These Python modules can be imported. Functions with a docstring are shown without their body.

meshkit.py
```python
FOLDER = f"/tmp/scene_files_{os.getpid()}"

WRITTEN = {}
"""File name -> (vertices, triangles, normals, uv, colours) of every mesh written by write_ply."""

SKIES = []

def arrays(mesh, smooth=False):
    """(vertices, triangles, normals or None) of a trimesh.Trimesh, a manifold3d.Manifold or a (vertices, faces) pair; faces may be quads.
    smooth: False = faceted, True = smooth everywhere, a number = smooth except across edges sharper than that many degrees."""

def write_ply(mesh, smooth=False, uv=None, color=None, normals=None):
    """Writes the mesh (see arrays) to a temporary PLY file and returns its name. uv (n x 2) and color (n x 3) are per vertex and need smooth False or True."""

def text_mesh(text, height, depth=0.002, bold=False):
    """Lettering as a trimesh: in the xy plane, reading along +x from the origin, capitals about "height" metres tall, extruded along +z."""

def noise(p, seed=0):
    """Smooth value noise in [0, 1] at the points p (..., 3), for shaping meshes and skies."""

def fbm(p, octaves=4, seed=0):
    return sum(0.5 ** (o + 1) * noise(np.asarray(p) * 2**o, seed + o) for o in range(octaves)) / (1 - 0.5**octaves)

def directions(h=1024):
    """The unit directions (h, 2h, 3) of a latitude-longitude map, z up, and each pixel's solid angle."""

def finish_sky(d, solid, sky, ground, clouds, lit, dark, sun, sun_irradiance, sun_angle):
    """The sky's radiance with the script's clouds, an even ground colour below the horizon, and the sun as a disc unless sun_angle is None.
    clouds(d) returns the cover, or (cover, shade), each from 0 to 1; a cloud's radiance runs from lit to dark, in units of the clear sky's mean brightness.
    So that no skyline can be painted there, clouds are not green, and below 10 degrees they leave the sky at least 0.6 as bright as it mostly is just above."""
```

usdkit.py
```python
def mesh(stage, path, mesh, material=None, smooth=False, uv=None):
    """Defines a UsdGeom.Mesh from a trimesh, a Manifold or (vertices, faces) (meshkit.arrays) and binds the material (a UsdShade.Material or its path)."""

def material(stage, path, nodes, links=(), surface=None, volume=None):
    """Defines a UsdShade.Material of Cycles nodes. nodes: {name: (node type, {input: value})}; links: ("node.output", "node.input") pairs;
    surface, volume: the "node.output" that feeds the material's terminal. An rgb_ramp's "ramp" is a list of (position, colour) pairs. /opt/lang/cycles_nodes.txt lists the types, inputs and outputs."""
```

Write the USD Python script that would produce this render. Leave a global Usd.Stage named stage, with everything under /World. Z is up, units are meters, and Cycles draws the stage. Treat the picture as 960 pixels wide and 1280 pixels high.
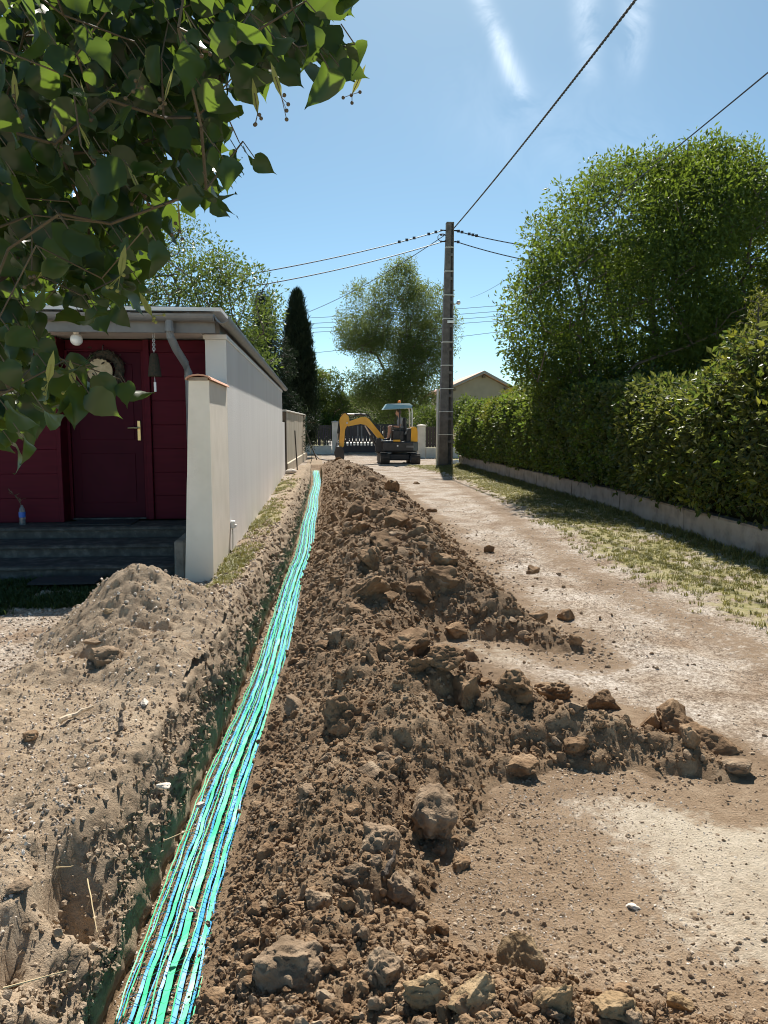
import math, random
import numpy as np, trimesh, manifold3d as m3, usdkit, meshkit
from meshkit import fbm, noise
from scipy.spatial import cKDTree
from scipy.ndimage import gaussian_filter
from shapely.geometry import Polygon, box as sbox
import shapely
from pxr import Usd, UsdGeom, UsdLux, UsdShade, Gf, Sdf, Vt

stage = Usd.Stage.CreateInMemory()
UsdGeom.Xform.Define(stage, '/World')
rng = np.random.default_rng(7)
PI = math.pi

# ---------------------------------------------------------------- camera, sky, sun, exposure
EYE, PITCH, YAW = (0.0, 0.0, 1.55), 6.41, 4.90            # metres, degrees down, degrees right of the lane
EXPOSURE = 1.2
SUN_EL, SUN_AZ = 50.0, 9.5                                # degrees; azimuth clockwise from the lane's direction (+y)
SKY, SUN = 0.068, 1.25
cam = UsdGeom.Camera.Define(stage, '/World/camera')
cam.CreateHorizontalApertureAttr(24.0); cam.CreateFocalLengthAttr(24.0 * 961 / 960)
cam.CreateExposureAttr(EXPOSURE); cam.CreateClippingRangeAttr((0.05, 5000.0))
cp, sp, cy_, sy_ = math.cos(math.radians(PITCH)), math.sin(math.radians(PITCH)), math.cos(math.radians(YAW)), math.sin(math.radians(YAW))
FW = np.array([sy_ * cp, cy_ * cp, -sp]); RT = np.array([cy_, -sy_, 0.0]); UP = np.cross(RT, FW)
cam.AddTransformOp().Set(Gf.Matrix4d(*RT, 0, *UP, 0, *(-FW), 0, *EYE, 1))
el, az = math.radians(SUN_EL), math.radians(SUN_AZ)
SDIR = np.array([math.sin(az) * math.cos(el), math.cos(az) * math.cos(el), math.sin(el)])
sun = UsdLux.DistantLight.Define(stage, '/World/sun')
sun.CreateIntensityAttr(SUN); sun.CreateNormalizeAttr(True); sun.CreateAngleAttr(0.5); sun.CreateColorAttr(Gf.Vec3f(1.0, 0.94, 0.85))
sx = np.cross([0, 0, 1.0], SDIR); sx /= np.linalg.norm(sx); syv = np.cross(SDIR, sx)
sun.AddTransformOp().Set(Gf.Matrix4d(*sx, 0, *syv, 0, *SDIR, 0, 0, 0, 30, 1))
def ray_dir(px, py):                                      # direction in which a cloud stands in the sky
    d = FW * 961 + RT * (px - 480) + UP * (640 - py); return d / np.linalg.norm(d)
sky_nodes = {'tc': ('texture_coordinate', {}), 'sky': ('sky_texture', {'sky_type': 'single_scattering', 'sun_disc': False, 'sun_elevation': el, 'sun_rotation': az, 'air_density': 0.6, 'aerosol_density': 0.5, 'ozone_density': 3.0}),
             'bg': ('background_shader', {'strength': SKY}), 'nz': ('noise_texture', {'scale': 14.0, 'detail': 6.0, 'roughness': 0.62, 'distortion': 0.8}), 'nr': ('rgb_ramp', {'ramp': [(0.36, (0, 0, 0)), (0.68, (1, 1, 1))]})}
sky_links = [('tc.generated', 'nz.vector'), ('nz.fac', 'nr.fac')]
total = None
for i, (a, b, wid, amt) in enumerate([((585, -40), (655, 125), 0.0095, 0.40), ((728, -60), (738, 95), 0.012, 0.28), ((800, -90), (790, 85), 0.013, 0.30), ((560, 120), (900, 250), 0.05, 0.06), ((560, 510), (690, 520), 0.02, 0.22)]):
    A, B = ray_dir(*a), ray_dir(*b); M = A + B; M /= np.linalg.norm(M); N = np.cross(A, B); N /= np.linalg.norm(N); T = np.cross(N, M); L = math.acos(A @ B) / 2
    k = f's{i}'
    sky_nodes |= {k + 'n': ('vector_math', {'math_type': 'dot_product', 'vector2': N}), k + 'n1': ('math', {'math_type': 'divide', 'value2': wid}), k + 'n2': ('math', {'math_type': 'multiply'}),
                  k + 't': ('vector_math', {'math_type': 'dot_product', 'vector2': T}), k + 't1': ('math', {'math_type': 'divide', 'value2': L}), k + 't2': ('math', {'math_type': 'multiply'}), k + 't4': ('math', {'math_type': 'multiply'}),
                  k + 's': ('math', {'math_type': 'add'}), k + 'neg': ('math', {'math_type': 'multiply', 'value2': -1.0}), k + 'e': ('math', {'math_type': 'exponent'}), k + 'm': ('math', {'math_type': 'multiply', 'value2': amt}),
                  k + 'f': ('vector_math', {'math_type': 'dot_product', 'vector2': M}), k + 'fp': ('math', {'math_type': 'greater_than', 'value2': 0.5}), k + 'mm': ('math', {'math_type': 'multiply'})}
    sky_links += [('tc.generated', k + 'n.vector1'), (k + 'n.value', k + 'n1.value1'), (k + 'n1.value', k + 'n2.value1'), (k + 'n1.value', k + 'n2.value2'), ('tc.generated', k + 't.vector1'), (k + 't.value', k + 't1.value1'),
                  (k + 't1.value', k + 't2.value1'), (k + 't1.value', k + 't2.value2'), (k + 't2.value', k + 't4.value1'), (k + 't2.value', k + 't4.value2'), (k + 'n2.value', k + 's.value1'), (k + 't4.value', k + 's.value2'),
                  (k + 's.value', k + 'neg.value1'), (k + 'neg.value', k + 'e.value1'), (k + 'e.value', k + 'm.value1'), ('tc.generated', k + 'f.vector1'), (k + 'f.value', k + 'fp.value1'), (k + 'fp.value', k + 'mm.value1'), (k + 'm.value', k + 'mm.value2')]
    if total:
        sky_nodes[k + 'add'] = ('math', {'math_type': 'add'}); sky_links += [(total, k + 'add.value1'), (k + 'mm.value', k + 'add.value2')]; total = k + 'add.value'
    else:
        total = k + 'mm.value'
sky_nodes |= {'cm': ('math', {'math_type': 'multiply', 'use_clamp': True}), 'mx': ('mix_color', {'b': (13.0, 13.6, 14.2), 'use_clamp': False}), 'tn': ('mix_color', {'blend_type': 'multiply', 'fac': 1.0, 'b': (0.90, 1.06, 0.90), 'use_clamp': False}), 'hs': ('hsv', {'saturation': 1.03, 'value': 1.0})}
sky_links += [(total, 'cm.value1'), ('nr.color', 'cm.value2'), ('cm.value', 'mx.fac'), ('sky.color', 'hs.color'), ('hs.color', 'tn.a'), ('tn.result', 'mx.a'), ('mx.result', 'bg.color')]
sky_mat = usdkit.material(stage, '/World/Looks/sky_look', sky_nodes, sky_links, surface='bg.background')
dome = UsdLux.DomeLight.Define(stage, '/World/sky')
UsdShade.MaterialBindingAPI.Apply(dome.GetPrim()).Bind(sky_mat)
dome.GetPrim().SetCustomDataByKey('kind', 'structure')

# ---------------------------------------------------------------- helpers
NAMES = {}
def numbered(parent, name):
    k = NAMES.get((parent, name), -1) + 1; NAMES[(parent, name)] = k
    return f'{parent}/{name}' + (f'_{k:03d}' if k else '')
def tag(p, label=None, cat=None, group=None, kind=None):
    p = p.GetPrim() if hasattr(p, 'GetPrim') else p
    for k, v in (('label', label), ('category', cat), ('group', group), ('kind', kind)):
        if v: p.SetCustomDataByKey(k, v)
    return p
def path_of(parent): return '/World' if parent is None else str(parent.GetPath())
def obj(name, mesh, mat, parent=None, smooth=False, **kw):
    m = usdkit.mesh(stage, numbered(path_of(parent), name), mesh, M[mat] if isinstance(mat, str) else mat, smooth=smooth)
    tag(m, **kw); return m.GetPrim()
def thing(name, label, cat, loc=(0, 0, 0), rz=0, group=None):
    x = UsdGeom.Xform.Define(stage, numbered('/World', name))
    x.AddTranslateOp().Set(Gf.Vec3d(*map(float, loc)))
    if rz: x.AddRotateZOp().Set(float(rz))
    return tag(x, label, cat, group)
cat_ = trimesh.util.concatenate
def box(x0, x1, y0, y1, z0, z1, ch=0.0):
    if ch <= 0:
        b = trimesh.creation.box([x1 - x0, y1 - y0, z1 - z0]); b.apply_translation([(x0 + x1) / 2, (y0 + y1) / 2, (z0 + z1) / 2]); return b
    pts = []
    for sx_ in (0, 1):
        for sy2 in (0, 1):
            for sz in (0, 1):
                c = np.array([x1 if sx_ else x0, y1 if sy2 else y0, z1 if sz else z0]); s = np.array([-1 if sx_ else 1, -1 if sy2 else 1, -1 if sz else 1])
                for k in range(3):
                    o = s * ch; o[k] = 0; pts.append(c + o)
    return trimesh.convex.convex_hull(np.array(pts))
def tube(pts, r, sides=8, cap=True):
    p = np.asarray(pts, float); n = len(p); r = np.broadcast_to(r, (n,))
    t = np.gradient(p, axis=0); t /= np.linalg.norm(t, axis=1, keepdims=True) + 1e-12
    a = np.cross(t, np.where(np.abs(t[:, 2:]) < 0.9, [0, 0, 1.0], [1.0, 0, 0])); a /= np.linalg.norm(a, axis=1, keepdims=True) + 1e-12
    b = np.cross(t, a); ang = np.arange(sides) * 2 * PI / sides
    v = (p[:, None] + r[:, None, None] * (np.cos(ang)[None, :, None] * a[:, None] + np.sin(ang)[None, :, None] * b[:, None])).reshape(-1, 3)
    i, j = np.meshgrid(np.arange(n - 1), np.arange(sides), indexing='ij'); j2 = (j + 1) % sides
    q = np.stack([i * sides + j, i * sides + j2, (i + 1) * sides + j2, (i + 1) * sides + j], -1).reshape(-1, 4)
    f = np.vstack([q[:, [0, 2, 1]], q[:, [0, 3, 2]]])
    if cap:
        v = np.vstack([v, p[:1], p[-1:]]); k = len(v); jj = np.arange(sides)
        f = np.vstack([f, np.stack([np.full(sides, k - 2), jj, (jj + 1) % sides], 1), np.stack([np.full(sides, k - 1), (n - 1) * sides + (jj + 1) % sides, (n - 1) * sides + jj], 1)])
    return trimesh.Trimesh(v, f, process=False)
def extr_xz(pts, y0, y1):                                  # a profile in the xz plane, made thick along y
    g = trimesh.creation.extrude_polygon(Polygon(pts), y1 - y0, engine='earcut')
    v = g.vertices.copy(); g.vertices = np.stack([v[:, 0], y1 - v[:, 2], v[:, 1]], 1); return g
def extr_yz(pts, x0, x1):
    g = trimesh.creation.extrude_polygon(Polygon(pts), x1 - x0, engine='earcut')
    v = g.vertices.copy(); g.vertices = np.stack([x0 + v[:, 2], v[:, 0], v[:, 1]], 1); return g
def sphere(c, r, sub=2, sc=(1, 1, 1)):
    s = trimesh.creation.icosphere(sub, 1.0); s.apply_scale(np.array(sc) * r); s.apply_translation(c); return s
def rough(mesh, amp, scale, seed=0):
    n = mesh.vertex_normals; v = mesh.vertices
    mesh.vertices = v + n * ((fbm(v * scale, 3, seed) - 0.5) * 2 * amp)[:, None]; return mesh
def quat_random(n, tilt=None):                             # random orientations; tilt limits how far z leans from up
    if tilt is None:
        q = rng.normal(size=(n, 4)); return q / np.linalg.norm(q, axis=1, keepdims=True)
    yaw = rng.uniform(0, 2 * PI, n); t = rng.normal(0, tilt, n); a = rng.uniform(0, 2 * PI, n)
    q1 = np.stack([np.cos(t / 2), np.cos(a) * np.sin(t / 2), np.sin(a) * np.sin(t / 2), 0 * t], 1); q2 = np.stack([np.cos(yaw / 2), 0 * t, 0 * t, np.sin(yaw / 2)], 1)
    w1, x1, y1, z1 = q1.T; w2, x2, y2, z2 = q2.T
    return np.stack([w1*w2-x1*x2-y1*y2-z1*z2, w1*x2+x1*w2+y1*z2-z1*y2, w1*y2-x1*z2+y1*w2+z1*x2, w1*z2+x1*y2-y1*x2+z1*w2], 1)
def scatter(name, protos, mats, pos, scale, quats, parent=None, proto_name='leaf_clump', idx=None, **kw):
    pth = numbered(path_of(parent), name)
    pi = UsdGeom.PointInstancer.Define(stage, pth); n = len(pos)
    targets = []
    for k, pm in enumerate(protos):
        pp = numbered(pth, proto_name); usdkit.mesh(stage, pp, pm, M[mats if isinstance(mats, str) else mats[k]], smooth=False); targets.append(Sdf.Path(pp))
    pi.CreatePrototypesRel().SetTargets(targets)
    pi.CreateProtoIndicesAttr(Vt.IntArray.FromNumpy((rng.integers(0, len(protos), n) if idx is None else np.asarray(idx)).astype(np.int32)))
    pi.CreatePositionsAttr(Vt.Vec3fArray.FromNumpy(np.asarray(pos, np.float32)))
    s = np.asarray(scale, np.float32); s = np.repeat(s[:, None], 3, 1) if s.ndim == 1 else s
    pi.CreateScalesAttr(Vt.Vec3fArray.FromNumpy(s))
    pi.CreateOrientationsAttr(Vt.QuathArray([Gf.Quath(float(q[0]), float(q[1]), float(q[2]), float(q[3])) for q in quats]))
    tag(pi, kind='stuff', **kw); return pi.GetPrim()

# ---------------------------------------------------------------- materials
M = {}
def mat(name, nodes, links, surface='p.BSDF'):
    M[name] = usdkit.material(stage, f'/World/Looks/{name}', nodes, links, surface=surface)
def grainy(name, c1, c2, scale=8.0, rough_=0.7, bump=0.2, bscale=60.0, detail=5.0, metallic=0.0, stretch=(1, 1, 1), dist=0.01, spec=0.5, c3=None, coat=0.0, iso=False, dirt=None):
    """A surface whose colour wanders between c1 and c2 (and c3) with fine relief."""
    ramp = [(0.32, c1), (0.68, c2)] if c3 is None else [(0.28, c1), (0.52, c2), (0.74, c3)]
    dn, dl_, out = {}, [], 'r.color'
    if dirt:                                               # splashes of earth, thickest near the ground, and faint runs under the rim
        dn = {'sz': ('separate_xyz', {}), 'dz': ('map_range', {'from_min': 0.0, 'from_max': 0.55, 'to_min': 0.75, 'to_max': 0.0, 'clamp': True}), 'dnz': ('noise_texture', {'scale': 6.0, 'detail': 6.0, 'roughness': 0.7}), 'dm': ('math', {'math_type': 'multiply', 'use_clamp': True}), 'dp': ('math', {'math_type': 'power', 'value2': 1.5}), 'dx': ('mix_color', {'b': dirt})}
        dl_ = [('tc.position', 'sz.vector'), ('sz.z', 'dz.value'), ('tc.position', 'dnz.vector'), ('dz.result', 'dm.value1'), ('dnz.fac', 'dm.value2'), ('dm.value', 'dp.value1'), ('dp.value', 'dx.fac'), ('r.color', 'dx.a')]; out = 'dx.result'
    mat(name, {**dn, 'tc': ('geometry', {}), 'mp': ('mapping', {'scale': stretch}), 'n': ('noise_texture', {'scale': scale, 'detail': detail, 'roughness': 0.6}), 'r': ('rgb_ramp', {'ramp': ramp}),
               'b': ('noise_texture', {'scale': bscale, 'detail': 4.0, 'roughness': 0.6}), 'bp': ('bump', {'strength': bump, 'distance': dist}),
               'p': ('principled_bsdf', {'roughness': rough_, 'metallic': metallic, 'specular_ior_level': spec, 'coat_weight': coat})},
        [('tc.position', 'mp.vector'), ('mp.vector', 'n.vector'), ('n.fac', 'r.fac'), *dl_, (out, 'p.base_color'), ('tc.position' if iso else 'mp.vector', 'b.vector'), ('b.fac', 'bp.height'), ('bp.normal', 'p.normal')])
def leafy(name, dark, mid, light, trans, tw=0.35, rough_=0.45, spec=0.4):
    """Leaves: each clump and each leaf a little different; light passes through them."""
    mat(name, {'oi': ('object_info', {}), 'ge': ('geometry', {}), 'ad': ('math', {'math_type': 'multiply_add', 'value2': 0.6}), 'ml': ('math', {'math_type': 'multiply', 'value2': 0.4}),
               'r': ('rgb_ramp', {'ramp': [(0.15, dark), (0.5, mid), (0.9, light)]}), 'r2': ('rgb_ramp', {'ramp': [(0.1, tuple(np.array(trans) * 0.75)), (0.9, tuple(np.array(trans) * 1.2))]}),
               'p': ('principled_bsdf', {'roughness': rough_, 'specular_ior_level': spec}), 't': ('translucent_bsdf', {}), 'm': ('mix_closure', {'fac': tw})},
        [('ge.random_per_island', 'ad.value1'), ('oi.random', 'ml.value1'), ('ml.value', 'ad.value3'), ('ad.value', 'r.fac'), ('ad.value', 'r2.fac'), ('r.color', 'p.base_color'), ('r2.color', 't.color'), ('p.BSDF', 'm.closure1'), ('t.BSDF', 'm.closure2')], surface='m.closure')

# the ground: gravel, dug soil and turf mixed by the sheet's own cover attribute (x soil, y turf, z pale clay)
def ground_mat(name, soil_a, soil_b, soil_c):
    N = {'a': ('attribute', {'attribute': 'cover'}), 'sp': ('separate_xyz', {}), 'g': ('geometry', {}),
         'nl': ('noise_texture', {'scale': 1.6, 'detail': 5.0, 'roughness': 0.6}), 'nm': ('noise_texture', {'scale': 14.0, 'detail': 5.0, 'roughness': 0.65}), 'nf': ('noise_texture', {'scale': 120.0, 'detail': 4.0, 'roughness': 0.7}),
         'v': ('voronoi_texture', {'scale': 95.0, 'feature': 'f1', 'detail': 1.0}), 'v2': ('voronoi_texture', {'scale': 38.0, 'feature': 'f1'}), 'vc2': ('separate_color', {}), 'vmx': ('mix_float', {'fac': 0.45}),
         'gr': ('rgb_ramp', {'ramp': [(0.1, (0.13, 0.104, 0.083)), (0.38, (0.285, 0.238, 0.195)), (0.62, (0.41, 0.355, 0.30)), (0.92, (0.62, 0.57, 0.51))]}), 'vc': ('separate_color', {}),
         'gl': ('rgb_ramp', {'ramp': [(0.36, (0.62, 0.50, 0.39)), (0.5, (0.93, 0.86, 0.78)), (0.64, (1.14, 1.12, 1.10))]}), 'gm': ('mix_color', {'blend_type': 'multiply', 'fac': 1.0}),
         'clay': ('rgb_ramp', {'ramp': [(0.3, (0.46, 0.385, 0.285)), (0.7, (0.60, 0.53, 0.42))]}), 'cm': ('mix_color', {}),
         'sr': ('rgb_ramp', {'ramp': [(0.3, soil_a), (0.5, soil_b), (0.72, soil_c)]}), 'sm': ('mix_color', {}), 'sf': ('math', {'math_type': 'multiply_add', 'value2': 0.5}), 'sv': ('mix_color', {'blend_type': 'multiply', 'fac': 0.5}),
         'tr': ('rgb_ramp', {'ramp': [(0.32, (0.17, 0.18, 0.05)), (0.5, (0.33, 0.295, 0.125)), (0.66, (0.46, 0.39, 0.25))]}), 'tm': ('mix_color', {}),
         'e1': ('math', {'math_type': 'multiply_add', 'value2': 1.0}), 'e2': ('math', {'math_type': 'multiply_add', 'value2': 1.0}), 'nz': ('math', {'math_type': 'multiply_add', 'value2': 1.4, 'value3': -0.7}),
         's1': ('map_range', {'range_type': 'smoothstep', 'from_min': 0.3, 'from_max': 0.7, 'clamp': True}), 's2': ('map_range', {'range_type': 'smoothstep', 'from_min': 0.3, 'from_max': 0.75, 'clamp': True}),
         'nq': ('noise_texture', {'scale': 45.0, 'detail': 7.0, 'roughness': 0.75}), 'h': ('math', {'math_type': 'multiply_add', 'value2': -0.25}), 'h2': ('math', {'math_type': 'multiply_add', 'value2': 1.2}), 'bp': ('bump', {'strength': 0.8, 'distance': 0.012}), 'p': ('principled_bsdf', {'roughness': 0.95, 'specular_ior_level': 0.15, 'diffuse_roughness': 0.6})}
    L = [('a.vector', 'sp.vector')] + [('g.position', x + '.vector') for x in ('nl', 'nm', 'nf', 'v', 'v2')] + [
        ('v.color', 'vc.color'), ('v2.color', 'vc2.color'), ('vc.r', 'vmx.a'), ('vc2.g', 'vmx.b'), ('vmx.result', 'gr.fac'), ('gr.color', 'gm.a'), ('nl.fac', 'gl.fac'), ('gl.color', 'gm.b'), ('nm.fac', 'clay.fac'), ('gm.result', 'cm.a'), ('clay.color', 'cm.b'), ('sp.z', 'cm.fac'),
        ('nm.fac', 'sf.value1'), ('nl.fac', 'nzl.value1'), ('nzl.value', 'sf.value3'), ('sf.value', 'sr.fac'), ('nf.fac', 'svr.fac'), ('sr.color', 'sv.a'), ('svr.color', 'sv.b'),
        ('nm.fac', 'nz.value1'), ('sp.x', 'e1.value1'), ('nz.value', 'e1.value3'), ('e1.value', 's1.value'), ('sp.y', 'e2.value1'), ('nz.value', 'e2.value3'), ('e2.value', 's2.value'),
        ('cm.result', 'sm.a'), ('sv.result', 'sm.b'), ('s1.result', 'sm.fac'), ('nm.fac', 'tr.fac'), ('sm.result', 'tm.a'), ('tr.color', 'tm.b'), ('s2.result', 'tm.fac'), ('tm.result', 'p.base_color'),
        ('v.distance', 'h.value1'), ('nf.fac', 'h.value3'), ('g.position', 'nq.vector'), ('nq.fac', 'h2.value1'), ('h.value', 'h2.value3'), ('h2.value', 'bp.height'), ('bp.normal', 'p.normal')]
    N['nzl'] = ('math', {'math_type': 'multiply', 'value2': 0.5}); N['svr'] = ('rgb_ramp', {'ramp': [(0.25, (0.45, 0.45, 0.45)), (0.75, (1.4, 1.4, 1.4))]})
    mat(name, N, L)
ground_mat('ground_look', (0.235, 0.17, 0.112), (0.385, 0.292, 0.20), (0.53, 0.43, 0.315))
ground_mat('spoil_look', (0.125, 0.079, 0.046), (0.25, 0.168, 0.100), (0.41, 0.305, 0.20))
ground_mat('lane_look', (0.15, 0.098, 0.058), (0.275, 0.192, 0.122), (0.42, 0.32, 0.22))
grainy('clod', (0.085, 0.052, 0.030), (0.175, 0.114, 0.067), 9, 0.95, 0.9, 90, spec=0.1, c3=(0.31, 0.22, 0.14))
grainy('pale_clod', (0.12, 0.085, 0.055), (0.20, 0.145, 0.098), 12, 0.95, 0.9, 90, spec=0.1, c3=(0.30, 0.235, 0.165))
grainy('dry_clod', (0.20, 0.15, 0.105), (0.30, 0.235, 0.17), 12, 0.95, 0.9, 90, spec=0.1, c3=(0.42, 0.345, 0.26))
grainy('ochre_clod', (0.15, 0.10, 0.055), (0.235, 0.165, 0.095), 12, 0.95, 0.9, 90, spec=0.1, c3=(0.33, 0.25, 0.155))
mat('pebble', {'oi': ('object_info', {}), 'r': ('rgb_ramp', {'ramp': [(0, (0.24, 0.195, 0.155)), (0.5, (0.36, 0.305, 0.25)), (0.85, (0.46, 0.41, 0.35)), (1, (0.58, 0.54, 0.49))]}), 'p': ('principled_bsdf', {'roughness': 0.9, 'specular_ior_level': 0.2})}, [('oi.random', 'r.fac'), ('r.color', 'p.base_color')])
grainy('stone_pale', (0.36, 0.32, 0.27), (0.55, 0.5, 0.44), 14, 0.85, 0.4, 80)
grainy('render_white', (0.585, 0.575, 0.56), (0.66, 0.65, 0.635), 1.3, 0.9, 0.7, 70, stretch=(1, 1.2, 0.22), dist=0.006, spec=0.2, detail=8, iso=True, dirt=(0.30, 0.235, 0.165))
grainy('render_cream', (0.66, 0.605, 0.515), (0.75, 0.69, 0.60), 3.0, 0.9, 0.5, 90, dist=0.005, spec=0.2, dirt=(0.30, 0.235, 0.165))
grainy('concrete_tan', (0.33, 0.29, 0.22), (0.48, 0.43, 0.345), 3.5, 0.9, 0.3, 60, stretch=(1, 2.0, 0.25), spec=0.2)
grainy('concrete_old', (0.15, 0.127, 0.105), (0.26, 0.225, 0.188), 4.0, 0.92, 0.6, 40, spec=0.2, c3=(0.30, 0.27, 0.23))
grainy('concrete_grey', (0.09, 0.078, 0.07), (0.155, 0.135, 0.122), 5.0, 0.9, 0.4, 50, spec=0.2)
grainy('concrete_light', (0.42, 0.40, 0.36), (0.56, 0.54, 0.49), 2.5, 0.9, 0.3, 50, spec=0.2)
grainy('red_wood', (0.056, 0.0035, 0.010), (0.072, 0.0045, 0.013), 5.0, 0.6, 0.1, 90, stretch=(0.5, 0.5, 5), spec=0.12)
grainy('red_door', (0.034, 0.0025, 0.009), (0.042, 0.003, 0.011), 5.0, 0.6, 0.06, 90, spec=0.1)
grainy('step_stone', (0.022, 0.021, 0.020), (0.055, 0.053, 0.050), 9.0, 0.9, 0.7, 70, c3=(0.13, 0.125, 0.115))
grainy('mat_black', (0.016, 0.016, 0.018), (0.03, 0.03, 0.032), 40, 0.95, 0.6, 300)
grainy('zinc', (0.12, 0.12, 0.12), (0.165, 0.165, 0.165), 6, 0.5, 0.1, 60, metallic=0.2)
grainy('zinc_dark', (0.13, 0.135, 0.14), (0.19, 0.195, 0.20), 6, 0.5, 0.1, 60, metallic=0.2)
grainy('roof_metal', (0.52, 0.51, 0.50), (0.62, 0.61, 0.60), 3, 0.55, 0.1, 60)
grainy('roof_dark', (0.03, 0.055, 0.065), (0.05, 0.08, 0.09), 5, 0.4, 0.1, 60)
grainy('terracotta', (0.40, 0.19, 0.12), (0.55, 0.31, 0.21), 12, 0.85, 0.4, 80)
grainy('roof_tile', (0.36, 0.19, 0.13), (0.50, 0.32, 0.24), 6, 0.85, 0.4, 80)
grainy('brass', (0.55, 0.42, 0.20), (0.62, 0.48, 0.24), 20, 0.35, 0.05, 90, metallic=0.9)
grainy('steel', (0.42, 0.42, 0.43), (0.55, 0.55, 0.56), 20, 0.35, 0.05, 90, metallic=0.8)
grainy('dark_metal', (0.02, 0.02, 0.022), (0.045, 0.045, 0.048), 10, 0.5, 0.1, 80)
grainy('wreath_dark', (0.012, 0.016, 0.008), (0.05, 0.03, 0.018), 40, 0.9, 0.5, 120)
grainy('wood_disc', (0.30, 0.24, 0.15), (0.46, 0.38, 0.25), 14, 0.8, 0.3, 80)
grainy('splinter', (0.30, 0.23, 0.15), (0.46, 0.38, 0.28), 10, 0.85, 0.3, 60, stretch=(1, 1, 1))
grainy('bark', (0.055, 0.042, 0.032), (0.12, 0.095, 0.075), 10, 0.95, 0.8, 50, stretch=(1, 1, 0.3))
grainy('twig_green', (0.05, 0.035, 0.02), (0.09, 0.07, 0.035), 10, 0.8, 0.2, 80)
grainy('yellow_paint', (0.64, 0.32, 0.016), (0.72, 0.37, 0.022), 4, 0.4, 0.05, 60, coat=0.3)
grainy('machine_black', (0.014, 0.015, 0.017), (0.03, 0.031, 0.034), 5, 0.5, 0.08, 60)
grainy('machine_grey', (0.10, 0.105, 0.11), (0.15, 0.155, 0.16), 5, 0.5, 0.08, 60)
grainy('rubber', (0.02, 0.019, 0.018), (0.065, 0.057, 0.048), 8, 0.9, 0.5, 60)
grainy('canopy_paint', (0.24, 0.36, 0.35), (0.31, 0.43, 0.42), 4, 0.4, 0.05, 60)
grainy('frame_pale', (0.5, 0.5, 0.47), (0.6, 0.6, 0.57), 6, 0.5, 0.05, 60)
grainy('gate_dark', (0.016, 0.016, 0.020), (0.028, 0.028, 0.034), 5, 0.5, 0.05, 60)
grainy('gate_brown', (0.022, 0.014, 0.014), (0.04, 0.026, 0.026), 5, 0.6, 0.1, 60, stretch=(4, 4, 0.6))
grainy('house_beige', (0.44, 0.36, 0.25), (0.53, 0.45, 0.33), 2, 0.9, 0.2, 40)
grainy('house_grey', (0.19, 0.175, 0.145), (0.23, 0.212, 0.18), 1.5, 0.9, 0.2, 40)
grainy('asphalt', (0.22, 0.215, 0.205), (0.33, 0.32, 0.305), 3, 0.95, 0.4, 60)
grainy('skin', (0.42, 0.22, 0.15), (0.48, 0.27, 0.19), 12, 0.6, 0.05, 90)
grainy('shirt_grey', (0.24, 0.24, 0.25), (0.30, 0.30, 0.31), 20, 0.9, 0.3, 60)
grainy('shorts', (0.10, 0.10, 0.09), (0.15, 0.145, 0.13), 20, 0.9, 0.3, 60)
grainy('hair', (0.05, 0.03, 0.02), (0.09, 0.055, 0.035), 40, 0.7, 0.4, 90)
grainy('cable_black', (0.02, 0.016, 0.018), (0.035, 0.028, 0.03), 30, 0.6, 0.1, 90)
grainy('rebar', (0.05, 0.04, 0.03), (0.10, 0.075, 0.05), 30, 0.8, 0.3, 90)
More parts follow.
